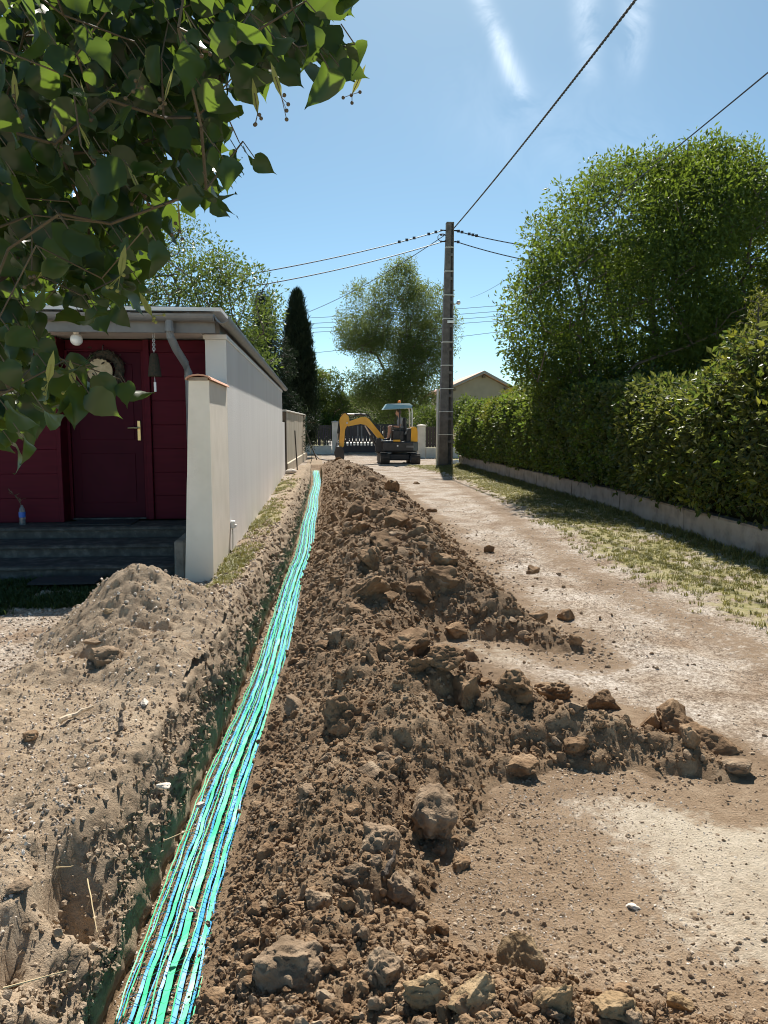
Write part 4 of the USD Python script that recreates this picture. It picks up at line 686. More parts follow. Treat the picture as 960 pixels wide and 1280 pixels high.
tree('round_green_tree', 'round mid green tree right of the cypress', 'tree', (0.35, 44.5, 0), [(0, 0, 0), (0, 0, 1.5)], [(0.1, 0, 3.0, 1.25, 1.2, 1.9), (0.4, 0, 2.2, 1.2, 1.1, 1.3), (-.4, 0, 3.8, .8, .8, 1.2)], 60, 900, clumps(4, 20, 0.22, 0.12, 0.06), 'leaf_ivy', .012, .6, .12, seed=10)
tree('tall_airy_tree', 'tall loose green tree standing behind the excavator and fence', 'tree', (4.9, 49, 0), [(0, 0, 0), (0.05, 0, 1.5), (0, 0, 3.5), (.1, 0, 5.5), (0, 0, 7.5)], [(0.3, 0, 8.0, 2.1, 2.0, 3.6), (-1.9, 0, 8.0, 1.8, 1.8, 2.4), (-.6, 0, 5.0, 2.5, 2.2, 2.6), (2.1, 0, 8.2, 1.6, 1.6, 2.4), (3.2, .3, 7.4, 1.0, 1.0, 1.6), (1.3, 0, 4.6, 2.2, 2.0, 2.2), (.6, 0, 10.4, 1.1, 1.0, 1.4), (-2.6, 0, 7.0, 1.1, 1, 1.3), (-.2, 0, 3.2, 2.6, 2, 1.7), (-2.1, 0, 5.9, 1.5, 1.5, 1.6), (1.4, 0, 6.4, 1.6, 1.6, 2.2)], 560, 4700, clumps(4, 18, 0.38, 0.15, 0.055, droop=.9), 'leaf_birch', .012, .45, .32, seed=12, gs=.55)
tree('fence_shrub', 'dark shrub behind the driveway gate under the tall loose tree', 'shrub', (3.6, 52.5, 0), [(0, 0, 0), (0, 0, 1.5)], [(0.4, 0, 2.9, 2.2, 1.2, 1.3), (2.2, 0, 2.6, 1.9, 1.2, 1.5)], 40, 800, clumps(4, 18, .24, .13, .07), 'leaf_dark', .012, .6, .1, seed=13)
tree('fence_shrub', 'sunlit green shrub behind the dark fence left of the utility pole', 'shrub', (6.4, 40.0, 0), [(0, 0, 0), (0, 0, .9)], [(-.9, 0, 1.5, 1.0, .9, 1.0), (.6, 0, 1.6, 1.2, .9, 1.2), (1.4, 0, 2.0, .7, .7, 1.0)], 40, 560, clumps(4, 18, .22, .12, .065), ['leaf_airy', 'leaf_dark', 'leaf_airy', 'leaf_ivy'], .012, .6, .1, seed=14)
tree('laurel_hedge', 'low bright green laurel hedge over the left dark fence', 'hedge', (0.1, 43.6, 0), [(0, 0, 0), (0, 0, .8)], [(-.8, 0, 1.45, .8, .5, .75), (.3, 0, 1.5, .9, .5, .72), (1.1, 0, 1.35, .6, .5, .7)], 30, 420, clumps(4, 14, .20, .16, .075, droop=-.6), 'leaf_bright', .01, .6, .0, seed=15)
for k, (x, y, r, hh, lab) in enumerate([(-9, 60, 3.5, 5.5, 'distant dark tree far behind the cedar'), (3.0, 92, 3.0, 4.6, 'small distant tree in the gap right of the cypress'), (20, 64, 4, 6, 'distant tree hidden right of the gabled house')]):
    tree('distant_tree', lab, 'tree', (x, y, 0), [(0, 0, 0), (0, 0, hh * .4)], [(0, 0, hh * .62, r, r, hh * .42), (r * .6, 0, hh * .5, r * .7, r, hh * .35)], 40, 420, clumps(3, 18, .5, .3, .16), 'leaf_ivy', .03, .6, .15, seed=20 + k)
c = np.stack([rng.uniform(-140, 180, 2600), rng.uniform(118, 150, 2600), np.abs(rng.normal(0, 2.0, 2600)) + .4], 1); c[:, 2] *= .6 + .9 * noise(np.stack([c[:, 0] * .05, c[:, 1] * 0, c[:, 0] * 0], 1), 4)
tag(scatter('far_treeline', clumps(3, 30, 1.6, .9, .5), 'leaf_ivy', c, rng.uniform(.8, 1.5, len(c)), quat_random(len(c))), 'low far line of trees along the horizon', 'trees')

# ---------------------------------------------------------------- the overhanging lime tree, top left
def lime_leaf(L, W, curl, fold, seed):
    r = np.random.default_rng(seed); ts = np.array([-.06, .03, .16, .30, .46, .62, .76, .88, .96, 1.13]); ws = np.array([.30, .66, .94, 1.0, .90, .70, .45, .20, .07, .0]); ws = ws * (1 + r.normal(0, .05, 10)) * W / 2
    mid = np.stack([np.clip(ts, 0, 1) * L * np.cos(curl * ts * .6), 0 * ts, -np.clip(ts, 0, 1) ** 2 * L * curl * .6], 1); vs, fs = list(mid), []
    for s in (-1, 1):
        b = len(vs); tooth = r.uniform(-.03, .03, 10) * L
        wav = .09 * L * np.sin(ts * 7 + r.uniform(0, 6)) * ws / (W / 2)
        sd = np.stack([(ts + .0) * L * np.cos(curl * ts * .6) + tooth * .3, s * ws * math.cos(fold), mid[:, 2] + ws * math.sin(fold) + wav], 1); vs += list(sd)
        for k in range(9):
            a = [[k, b + k, b + k + 1], [k, b + k + 1, k + 1]]; fs += a if s < 0 else [x[::-1] for x in a]
    return np.array(vs), np.array(fs)
poly_up = Polygon([(-90, -90), (470, -90), (452, 8), (425, 20), (450, 78), (425, 115), (395, 112), (380, 90), (355, 105), (330, 130), (298, 135), (290, 185), (325, 208), (300, 232), (285, 262), (250, 262), (228, 290), (212, 325), (198, 362), (180, 388), (150, 398), (112, 405), (75, 392), (52, 385), (62, 415), (80, 458), (118, 482), (172, 490), (148, 500), (120, 495), (72, 530), (36, 560), (-90, 545)])
def in_px(n, space, seed, shrink=0):
    r = np.random.default_rng(seed); pg = poly_up.buffer(-shrink); out = []; tries = 0
    while len(out) < n and tries < 40000:
        tries += 1; p = np.array([r.uniform(-90, 470), r.uniform(-90, 585)])
        if 150 < p[0] < 250 and 250 < p[1] < 340 and r.random() < .55: continue
        if shapely.contains_xy(pg, *p) and (not out or np.min(np.hypot(*(np.array(out) - p).T)) > space): out.append(p)
    return np.array(out)
def place_leaf(p, depth, seed, big=1.0):
    r = np.random.default_rng(seed); c = np.array(EYE) + ray_dir(*p) * depth
    out = np.array([.55, -.05, -.75]) + r.normal(0, .42, 3); out[2] = min(out[2], .1); out /= np.linalg.norm(out)
    fac = -ray_dir(*p) * r.choice([-1, 1]) * .8 + r.normal(0, .62, 3); side = np.cross(out, fac); side /= np.linalg.norm(side); nn_ = np.cross(side, out)
    L = r.uniform(.056, .094) * big; v, f = lime_leaf(L, L * r.uniform(.78, .95), r.uniform(-.2, 1.4), r.uniform(-.1, .7), seed)
    v = (v - [L * .45, 0, 0]); v = c + v[:, :1] * out + v[:, 1:2] * side + v[:, 2:3] * nn_
    return v, f, c - out * L * .45, c - out * L * .5 + np.array([-.5, .15, .75]) * r.uniform(.03, .055)
TB = np.array([-3.4, 2.9, 0.0])
lt = thing('lime_tree', 'overhanging lime tree branch with heart shaped leaves in the near left corner', 'tree', TB)
P1 = in_px(264, 16.5, 1); stems = []
P1 = np.vstack([P1, [(12, 440), (35, 455), (58, 462), (84, 470), (108, 478), (132, 486), (158, 492), (172, 494), (20, 480), (48, 490), (74, 498), (100, 503), (128, 505), (8, 515), (36, 522), (62, 520), (90, 515), (10, 550), (38, 545), (30, 566), (-10, 470), (-12, 530), (452, 72), (440, 88), (418, 60), (330, 206), (312, 196), (275, 255), (430, 6), (405, 108), (60, 440), (100, 458), (28, 425), (5, 405), (118, 402), (150, 395)]])
for k, p in enumerate(P1):
    v, f, b0, b1 = place_leaf(p, rng.uniform(1.75, 2.45), 1000 + k); stems.append((b0, b1)); lf = obj('leaf', (v - TB, f), 'leaf_linden', lt, smooth=True)
bv, bf, nb = [], [], 0
for k, p in enumerate(np.vstack([in_px(420, 12.5, 2, 8), in_px(420, 12.5, 3, 16), in_px(360, 13, 4, 24), in_px(300, 14, 5, 36), in_px(260, 14, 6, 20)])):
    v, f, b0, b1 = place_leaf(p, rng.uniform(2.3, 3.5), 3000 + k, 1.1); bv.append(v - TB); bf.append(f + nb); nb += len(v)
    if k % 3 == 0: stems.append((b0, b1))
obj('inner_leaves', (np.vstack(bv), np.vstack(bf)), 'leaf_linden', lt, smooth=True, kind='stuff')
att = np.array([s[1] for s in stems]) - TB
keepa = []
for a in att:
    if not keepa or np.min(np.linalg.norm(np.array(keepa) - a, axis=1)) > .13: keepa.append(a)
thick, thin, P, rad = skeleton([(0, 0, -.1), (0, 0, 1.2), (.15, -.05, 2.0), (.6, -.1, 2.5), (1.1, -.15, 2.75)], np.array(keepa), 0.0017, power=2.1, zbias=.15, wig=.05, minr=.0018)
obj('trunk', cat_(thick), 'bark', lt); obj('twigs', cat_(thin), 'twig_green', lt, kind='stuff')
obj('leaf_stalks', cat_([tube([b0 - TB, b1 - TB], .0012, 4) for b0, b1 in stems]), 'twig_green', lt, kind='stuff')
for k, p in enumerate([(440, 118), (352, 122), (322, 142), (60, 478), (92, 482), (118, 195), (170, 110), (205, 128), (150, 345), (190, 395), (45, 350), (80, 170), (250, 60), (110, 140), (20, 130), (225, 285), (60, 60), (175, 240)]):
    c = np.array(EYE) + ray_dir(*p) * rng.uniform(1.75, 2.1) - TB; d = np.array([rng.normal(0, .3), rng.normal(0, .3), -1]); d /= np.linalg.norm(d); s = np.cross(d, rng.normal(size=3)); s /= np.linalg.norm(s)
    top = c - d * .07; br = [top, top + d * .022 + s * .006, top + d * .05 + s * .008, top + d * .072, top + d * .05 - s * .008, top + d * .022 - s * .006]
    fc = obj('flower_cluster', trimesh.Trimesh(br, [[0, 1, 5], [1, 2, 4], [1, 4, 5], [2, 3, 4]], process=False), 'bract', lt); bd = [tube([top + d * .03, c], .0011, 4)]
    for q in range(4):
        e = c + d * .012 + rng.normal(0, .011, 3); bd += [tube([c, e], .0008, 4), sphere(e, .0042, 1)]
    obj('buds', cat_(bd), 'bract' if k in (3, 4, 8, 9) else 'twig_green', fc)

# ---------------------------------------------------------------- the warning mesh at the bottom of the trench
ny = [1.05]
while ny[-1] < 29.7: ny.append(ny[-1] + max(.025, .011 * ny[-1]))
ny = np.array(ny); ncx = trench_x(ny) + .012 * np.sin(ny * 1.1) - .0 + .05 * np.exp(-((ny - 27) / 1.5) ** 2); nhw = np.interp(ny, [1, 5.0, 6.5, 8.6, 12, 29.7], [.148, .138, .115, .122, .138, .12]); nz0 = -trench_depth(ny) + .045 + .02 * (n2(ny, 0 * ny, 1.2, 5)) * 2
def strand(off, wdt, seed, lift=0.0, wav=.006):
    w_ = wav * 2.2 * n2(ny, 0 * ny, 6.0, seed, 2) + wav * 1.2 * n2(ny, 0 * ny, 15.0, seed + 5, 2); cx0 = ncx + off * nhw + w_; z = nz0 + lift + .022 * n2(ny, 0 * ny + off * 3, 3.0, 77) + .012 * n2(ny, 0 * ny, 9, seed + 9)
    tw = .5 * n2(ny, 0 * ny, 4.0, seed + 3) + .3 * n2(ny, 0 * ny, 12.0, seed + 4); k = len(ny); hw = wdt / 2 * (1 + .3 * n2(ny, 0 * ny, 8, seed + 2)); a = np.stack([cx0 - hw * np.cos(tw), ny, z - hw * np.sin(tw)], 1); b = np.stack([cx0 + hw * np.cos(tw), ny, z + hw * np.sin(tw)], 1); th = np.array([0, 0, .0022])
    v = np.vstack([a, b, b - th, a - th]); i = np.arange(k - 1); q = [np.stack([s * k + i, s * k + i + 1, e * k + i + 1, e * k + i], 1) for s, e in ((0, 1), (1, 2), (2, 3), (3, 0))]
    q = np.vstack(q); return trimesh.Trimesh(v, np.vstack([q[:, [0, 2, 1]], q[:, [0, 3, 2]]]), process=False), np.stack([cx0, ny, z], 1)
for nm, mt, lab, offs, lift, sd in (('warning_mesh', 'net_green', 'bright green plastic warning mesh laid along the bottom of the trench', [(-1.0, .0042), (-.85, .0042), (-.5, .0150), (-.27, .0045), (.04, .0235), (.30, .0045), (.58, .0155), (.82, .004), (1.0, .004)], .012, 300),
                                    ('blue_mesh', 'net_blue', 'blue plastic warning mesh showing beneath the green mesh in the trench', [(-.93, .0035), (-.66, .012), (-.40, .0045), (-.14, .011), (.34, .020), (.5, .004), (.66, .008), (.90, .012)], 0.0, 400)):
    t = thing(nm, lab, 'warning mesh', (0, 0, 0)); cl = []
    for k, (o, wd) in enumerate(offs):
        m_, c_ = strand(o, wd, sd + 20 * k, lift); cl.append(c_); obj('strand', m_, mt, t)
    th = []
    for y in np.concatenate([np.arange(1.3, 8, .075), np.arange(8, 16, .12)]):
        i = int(np.argmin(np.abs(ny - y))); pts_ = [c_[min(i + (k % 2), len(ny) - 1)] + [0, rng.normal(0, .006), -.001] for k, c_ in enumerate(cl)]; th.append(tube(np.array(pts_), .0016, 4, cap=False))
    obj('cross_threads', cat_(th), mt, t, kind='stuff')

# ---------------------------------------------------------------- the mini excavator and its driver
ex = thing('mini_excavator', 'yellow and black mini excavator with canopy working at the end of the heap', 'excavator', (3.36, 31.8, 0.0))
def track(x0, x1, y0, y1):
    r = .20; pr = [(y1 - r + r * math.cos(a), r + r * math.sin(a)) for a in np.linspace(-PI / 2, PI / 2, 9)] + [(y0 + r + r * math.cos(a), r + r * math.sin(a)) for a in np.linspace(PI / 2, 1.5 * PI, 9)]
    return extr_yz(pr, x0, x1)
for x0, x1 in ((-.84, -.48), (.40, .76)):
    tk_ = obj('track', track(x0, x1, -.95, .95), 'rubber', ex); lug = []
    for y in np.arange(-.7, .75, .11): lug += [box(x0 - .004, x1 + .004, y, y + .05, -.012, .012), box(x0 - .004, x1 + .004, y, y + .05, .39, .412)]
    for a in np.linspace(-80, 80, 6):
        for s in (-1, 1): b_ = box(x0 - .004, x1 + .004, -.025, .025, .19, .215); b_.apply_transform(trimesh.transformations.rotation_matrix(math.radians(90 * s + a), [1, 0, 0])); b_.apply_translation([0, -s * .75, .20]); lug.append(b_)
    obj('track_lugs', cat_(lug), 'rubber', tk_, kind='stuff')
    for y in (-.75, .75): obj('sprocket', tube([(x0 - .01, y, .2), (x1 + .01, y, .2)], .13, 16), 'machine_grey', tk_)
obj('undercarriage', cat_([box(-.46, .38, -.55, .55, .16, .40, .03), tube([(0, 0, .38), (0, 0, .50)], .33, 24)]), 'machine_black', ex)
bl = obj('dozer_blade', cat_([extr_xz([(-.84, .06), (.76, .06), (.76, .36), (-.84, .36)], 1.16, 1.20), box(-.42, -.34, .5, 1.17, .16, .24), box(.26, .34, .5, 1.17, .16, .24)]), 'machine_black', ex)
up_frame = trimesh.convex.convex_hull(np.array([[x, y, z] for z, s in ((.48, .92), (.54, 1.0), (.86, 1.0), (.90, .96)) for x, y in ((-.72 * s, -.55 * s), (-.72 * s, .55 * s), (.50 * s, -.66 * s), (.50 * s, .66 * s), (.74 * s, -.35 * s), (.74 * s, .35 * s))]))
obj('counterweight', up_frame, 'machine_black', ex)
obj('logo_plate', box(.22, .52, -.668, -.655, .66, .74, .002), 'machine_grey', ex)
obj('badge', box(-.16, -.08, -.606, -.59, .70, .77, .002), 'white_plastic', ex)
obj('floor_plate', box(-.78, .05, -.50, .50, .905, .935, .006), 'machine_grey', ex)
obj('side_step', box(-.30, -.02, -.62, -.50, .905, .985, .01), 'yellow_paint', ex)
obj('engine_cover', extr_xz([(.42, .90), (.70, .90), (.70, 1.30), (.66, 1.46), (.58, 1.50), (.44, 1.48)], -.52, .52), 'yellow_paint', ex)
obj('side_panel', extr_xz([(.24, .90), (.418, .90), (.438, 1.44), (.34, 1.42), (.26, 1.20)], -.50, .50), 'machine_black', ex)
obj('seat', cat_([box(-.22, .22, -.25, .25, 1.20, 1.33, .04), box(.16, .28, -.24, .24, 1.30, 1.88, .04), box(-.18, .22, -.22, .22, .94, 1.20, .02)]), 'machine_black', ex)
for y in (-.40, .40):
    cs = obj('control_console', box(-.30, .14, y - .07, y + .07, .94, 1.36, .03), 'machine_black', ex)
    obj('lever', cat_([tube([(-.24, y, 1.35), (-.30, y, 1.52)], .012, 8), sphere((-.30, y, 1.54), .028, 2)]), 'machine_black', cs)
for y in (-.10, .10): obj('travel_lever', cat_([tube([(-.58, y, .93), (-.60, y, 1.30), (-.66, y, 1.42)], .013, 8), tube([(-.66, y, 1.40), (-.68, y, 1.48)], .022, 8)]), 'machine_black', ex)
# canopy on four posts
cv = np.array([[-.70, -.52, 2.20], [-.70, .52, 2.20], [.44, -.52, 2.26], [.44, .52, 2.26], [-.55, -.34, 2.43], [-.55, .34, 2.43], [.38, -.34, 2.46], [.38, .34, 2.46], [.50, -.44, 2.36], [.50, .44, 2.36]])
out_ = trimesh.convex.convex_hull(cv); inn_ = out_.copy(); inn_.apply_translation(-np.array([-.1, 0, 2.2])); inn_.apply_scale(.955); inn_.apply_translation(np.array([-.1, 0, 2.165]))
cn = m3.Manifold(m3.Mesh(out_.vertices.astype(np.float32), out_.faces.astype(np.uint32))) - m3.Manifold(m3.Mesh(inn_.vertices.astype(np.float32), inn_.faces.astype(np.uint32)))
obj('canopy', cn, 'canopy_paint', ex)
for y in (-.46, .46):
    obj('canopy_post', tube([(.48, y, .92), (.48, y, 2.12), (.46, y, 2.24), (.38, y, 2.30)], .028, 8), 'frame_pale', ex); obj('front_post', tube([(-.02, y, .92), (-.04, y, 2.24)], .022, 8), 'machine_black', ex)
bc = obj('beacon', trimesh.creation.revolve([(0, 2.47), (.065, 2.47), (.065, 2.54), (.05, 2.585), (0, 2.60)], sections=16), 'orange_lens', ex); v_ = trimesh.creation.cylinder(.07, .03, sections=16); v_.apply_translation([0, 0, 2.465]); obj('beacon_base', v_, 'machine_black', bc)
obj('work_light', cat_([sphere((-.70, -.12, 1.27), .055, 2, (.5, 1, 1)), ]), 'white_plastic', ex)
# digging arm: swing post, boom, dipper, bucket, cylinders, hoses
obj('swing_post', cat_([extr_xz([(-.98, .50), (-.70, .46), (-.66, .86), (-.80, 1.06), (-.96, 1.00)], -.13, .13), tube([(-.88, 0, .42), (-.88, 0, 1.0)], .08, 14)]), 'machine_black', ex)
def chamfer(pts, y): return extr_xz(pts, -y, y)
obj('boom', chamfer([(-.66, .90), (-.62, 1.03), (-.78, 1.24), (-1.24, 1.80), (-1.38, 1.90), (-1.56, 1.90), (-2.14, 1.70), (-2.20, 1.60), (-2.12, 1.52), (-1.60, 1.62), (-1.40, 1.58), (-1.22, 1.42), (-.84, .96), (-.74, .88)], .095), 'yellow_paint', ex)
obj('boom_pin', cat_([tube([(-.72, -.15, .97), (-.72, .15, .97)], .035, 12)]), 'steel', ex)
dp = obj('dipper', chamfer([(-2.10, 1.98), (-2.22, 2.06), (-2.38, 2.02), (-2.48, 1.74), (-2.44, 1.40), (-2.50, .72), (-2.40, .64), (-2.30, .70), (-2.24, 1.40), (-2.06, 1.72)], .08), 'yellow_paint', ex)
obj('dipper_pin', cat_([tube([(-2.16, -.12, 1.66), (-2.16, .12, 1.66)], .035, 12)]), 'steel', dp)
bk = [(-2.62, .68), (-2.40, .70), (-2.30, .52), (-2.28, .26), (-2.36, .02), (-2.52, -.06), (-2.50, .02), (-2.40, .12), (-2.36, .30), (-2.42, .46), (-2.58, .50), (-2.70, .44)]
bkt = obj('bucket', chamfer(bk, .22), 'machine_black', ex); obj('bucket_sides', cat_([extr_xz([(-2.62, .68), (-2.40, .70), (-2.30, .52), (-2.28, .26), (-2.36, .02), (-2.54, -.06), (-2.66, .30), (-2.70, .44)], y, y + .018) for y in (-.24, .222)]), 'machine_black', bkt, kind='stuff')
for y in np.linspace(-.19, .19, 4): obj('tooth', trimesh.convex.convex_hull(np.array([[-2.50, y - .025, .0], [-2.50, y + .025, .0], [-2.54, y - .025, -.06], [-2.54, y + .025, -.06], [-2.64, y, -.10]])), 'steel', bkt)
for nm, a, b, r1, r2 in (('boom_cylinder', (-.86, 0, .56), (-1.42, 0, 1.56), .05, .03), ('arm_cylinder', (-1.40, 0, 1.98), (-2.16, 0, 2.02), .05, .03), ('bucket_cylinder', (-2.46, 0, 1.78), (-2.58, 0, .86), .042, .026)):
    a, b = np.array(a), np.array(b); cyl = obj(nm, tube([a, a + (b - a) * .6], r1, 12), 'machine_black', ex); obj('rod', tube([a + (b - a) * .58, b], r2, 10), 'steel', cyl)
obj('bucket_link', cat_([tube([(-2.58, -.07, .86), (-2.62, -.07, .66)], .025, 8), tube([(-2.58, .07, .86), (-2.62, .07, .66)], .025, 8), tube([(-2.58, -.07, .86), (-2.45, -.07, .80)], .025, 8)]), 'machine_grey', ex, kind='stuff')
for k in range(3): obj('hose', tube([(-.80, -.05 + .05 * k, 1.05), (-.98, -.06 + .06 * k, 1.52), (-1.28, -.05 + .05 * k, 1.95 + .02 * k), (-1.6, -.05 + .05 * k, 2.02 + .02 * k), (-2.0, -.06 + .06 * k, 1.86), (-2.26, -.1 + .1 * k, 2.10), (-2.44, -.1 + .1 * k, 1.9)], .016, 6), 'cable_black', ex)

def body(bones, refine, smooth_it, spheres=()):
    parts = []
    for a, ra, b, rb in bones:
        sa = m3.Manifold.sphere(ra, 20).translate(tuple(map(float, a))); sb_ = m3.Manifold.sphere(rb, 20).translate(tuple(map(float, b))); parts.append(m3.Manifold.batch_hull([sa, sb_]))
    for c, r, sc in spheres: parts.append(m3.Manifold.sphere(1.0, 24).scale(tuple(float(x * r) for x in sc)).translate(tuple(map(float, c))))
    u = m3.Manifold.batch_boolean(parts, m3.OpType.Add).refine_to_length(refine); mm = u.to_mesh(); t_ = trimesh.Trimesh(mm.vert_properties[:, :3], mm.tri_verts, process=True)
    trimesh.smoothing.filter_taubin(t_, lamb=.5, nu=.53, iterations=smooth_it); return t_
# seated driver, facing along -x (towards the arm), head turned a little to the bucket; origin at the seat
pz = thing('person', 'driver in grey t-shirt and dark shorts seated in the excavator, hands on levers', 'person', (3.38, 31.8, 1.34))
def sgn(y): return 1 if y > 0 else -1
hip, chest, neck, head = np.array([.04, 0, .10]), np.array([.03, 0, .38]), np.array([-.01, 0, .57]), np.array([-.06, 0, .735])
bn = [(hip + [0, -.07, 0], .125, hip + [0, .07, 0], .125), (hip, .13, chest, .135), (chest + [0, -.10, .07], .095, chest + [0, .10, .07], .095), (chest + [0, 0, .05], .11, neck, .06), (neck - [0, 0, .03], .056, head + [.02, 0, -.06], .055)]
sp_ = [(head + [0, 0, .02], .105, (1.0, .76, 1.14)), (head + [-.045, 0, -.055], .062, (1.0, .82, .9)), (head + [-.105, 0, -.015], .018, (1.1, .8, 1.5)), (head + [.01, -.082, -.005], .026, (.8, .4, 1.25)), (head + [.01, .082, -.005], .026, (.8, .4, 1.25)), (head + [-.095, 0, -.07], .022, (.6, 1.3, .5)), (head + [-.085, -.032, .03], .02, (.7, 1.2, .6)), (head + [-.085, .032, .03], .02, (.7, 1.2, .6))]
skin_b = []
for s in (-1, 1):
    sh, elb, wr_ = chest + [0, s * .185, .10], np.array([-.05, s * .30, .16]), np.array([-.28, s * .37, .19]); kn, an = np.array([-.42, s * .15, .14]), np.array([-.48, s * .15, -.30])
    bn += [(chest + [0, s * .1, .08], .085, sh, .068), (sh, .060, elb, .045), (elb, .044, wr_, .030), (hip + [0, s * .09, 0], .10, kn, .066), (kn, .062, (kn + an) / 2 + [.03, 0, .06], .058), ((kn + an) / 2 + [.03, 0, .06], .056, an, .038), (an, .038, an + [-.10, 0, -.06], .030)]
    palm = np.array([-.325, s * .385, .20]); bn += [(wr_, .028, palm, .034)]
    for j, (dy, ln_) in enumerate(((-.026, .030), (-.009, .034), (.009, .032), (.026, .026))):
        k0 = palm + [-.03, dy, .008]; k1 = k0 + [-.02, 0, -.018]; k2 = k1 + [.006, 0, -ln_ * .8]; bn += [(k0, .0095, k1, .009), (k1, .009, k2, .008)]
    bn += [(palm + [.0, -s * .030, .0], .011, palm + [-.03, -s * .045, .012], .009), (palm + [-.03, -s * .045, .012], .009, palm + [-.05, -s * .035, .0], .008)]
obj('body', body(bn, .018, 6, sp_), 'skin', pz, smooth=True)
tb = [(hip + [0, -.07, .03], .135, hip + [0, .07, .03], .135), (hip + [0, 0, .02], .142, chest, .150), (chest + [0, -.10, .07], .108, chest + [0, .10, .07], .108), (chest + [0, 0, .08], .115, neck - [-.01, 0, .055], .078)]
for s in (-1, 1):
    sh, elb = chest + [0, s * .185, .10], np.array([-.05, s * .30, .16]); tb += [(chest + [0, s * .1, .08], .098, sh, .082), (sh, .078, sh + (elb - sh) * .58, .070)]
obj('t_shirt', rough(body(tb, .03, 4), .008, 12), 'shirt_grey', pz, smooth=True)
sb2 = [(hip + [0, -.07, -.01], .138, hip + [0, .07, -.01], .138)]
for s in (-1, 1): kn = np.array([-.42, s * .15, .14]); sb2 += [(hip + [0, s * .09, 0], .115, hip + (kn - hip) * .8 + [0, s * .02, 0], .088)]
obj('shorts', rough(body(sb2, .03, 4), .006, 12), 'shorts', pz, smooth=True)
hc = trimesh.creation.icosphere(3, 1.0); hc.apply_scale([.112, .088, .122]); hc.apply_translation(head + [.012, 0, .03]); hc = hc.slice_plane(head + [-.05, 0, .05], [.72, 0, .45]); obj('hair', rough(hc, .006, 40), 'hair', pz)
for s in (-1, 1):
    a_ = np.array([-.50, s * .15, -.345]); obj('shoe', body([(a_ + [.05, 0, .02], .045, a_ + [-.16, 0, -.02], .035)], .02, 3, [(a_ + [.02, 0, .02], .052, (1, .85, 1))]), 'machine_black', pz, smooth=True)

# ---------------------------------------------------------------- utility pole and its cables
px0, py0 = 4.83, 29.1
po = thing('utility_pole', 'tall tapered concrete utility pole with rungs at the edge of the verge', 'utility pole', (px0, py0, 0))
def taper(z): return .27 - .015 * z, .20 - .009 * z
lean = .012
def sec(z, x0, x1, y0, y1): hw, hd = taper(z); return [(lean * z + hw * x0, hd * y0, z), (lean * z + hw * x1, hd * y0, z), (lean * z + hw * x1, hd * y1, z), (lean * z + hw * x0, hd * y1, z)]
def bar(x0, x1, y0, y1, za, zb): return trimesh.convex.convex_hull(np.array(sec(za, x0, x1, y0, y1) + sec(zb, x0, x1, y0, y1)))
obj('shaft', bar(-1, .28, -.98, 1, -.3, 8.95), 'concrete_grey', po); obj('flange', bar(.74, 1, -1, 1, -.3, 8.95), 'concrete_grey', po); obj('web', bar(.275, .745, -.35, .35, -.3, 8.948), 'concrete_grey', po)
for z in np.arange(.9, 8.4, .86):
    obj('step_rung', bar(.26, .76, -.99, .99, z, z + .10), 'concrete_grey', po); obj('rung_band', bar(-1.03, 1.03, -1.05, 1.05, z + .30, z + .335), 'concrete_light', po)
obj('pole_cap', bar(-1.02, 1.02, -1.02, 1.02, 8.945, 9.0), 'concrete_grey', po)
obj('cable_duct', tube([(-.33, -.12, -.1), (-.31, -.12, 2.9)], .045, 10), 'concrete_light', po); obj('small_plate', box(.02, .28, -.17, -.155, 5.35, 5.45), 'white_plastic', po)
obj('street_bracket', cat_([tube([(.20, 0, 6.0), (.42, 0, 6.1)], .02, 6), sphere((.46, 0, 6.12), .08, 2)]), 'steel', po)
for z, s in ((8.72, -1), (8.72, 1), (8.32, -1), (8.32, 1), (8.55, -1)): obj('cable_clamp', cat_([tube([(s * .14 + .1, 0, z), (s * .30 + .1, -.02, z)], .022, 6), sphere((s * .32 + .1, -.02, z), .04, 1)]), 'dark_metal', po)
obj('wire_loop', tube([(-.08 + .17 * math.cos(a) - .1, -.05, 8.45 + .14 * math.sin(a)) for a in np.linspace(0, 2 * PI, 14)], .014, 5), 'cable_black', po)
def cable(name, a, b, sag, r, label, twist=0.0, n=40, clips=0):
    a, b = np.array(a, float), np.array(b, float); f = np.linspace(0, 1, n)[:, None]; p = a + (b - a) * f; p[:, 2] -= (4 * sag * f * (1 - f))[:, 0]; ms = []
    if twist:
        n = 400; f = np.linspace(0, 1, n)[:, None]; p = a + (b - a) * f; p[:, 2] -= (4 * sag * f * (1 - f))[:, 0]; s = np.cumsum(np.r_[0, np.linalg.norm(np.diff(p, axis=0), axis=1)]); d = (b - a) / np.linalg.norm(b - a); u = np.cross(d, [0, 0, 1]); u /= np.linalg.norm(u); w_ = np.cross(u, d)
        for k in range(3): ph = s * 2 * PI / twist + k * 2 * PI / 3; ms.append(tube(p + r * 1.1 * (np.cos(ph)[:, None] * u + np.sin(ph)[:, None] * w_), r, 5))
    else: ms.append(tube(p, r, 5))
    t = thing(name, label, 'cable'); obj('wire', cat_(ms) if len(ms) == 1 else cat_(ms), 'cable_black', t, kind='stuff' if len(ms) > 1 else None)
    for k in range(clips): i = int(n * (.03 + .035 * k)); obj('clip', cat_([box(*(np.repeat(p[i], 2) + np.array([-.05, .05, -.02, .02, -.03, .06])))]), 'cable_black', t)
top = np.array([px0 + .1, py0, 8.7])
def beyond(pp, px, py, Y, k=1.6):
    d = ray_dir(px, py); q = np.array(EYE) + d * (Y / d[1]); return q + (q - pp) * (k - 1)
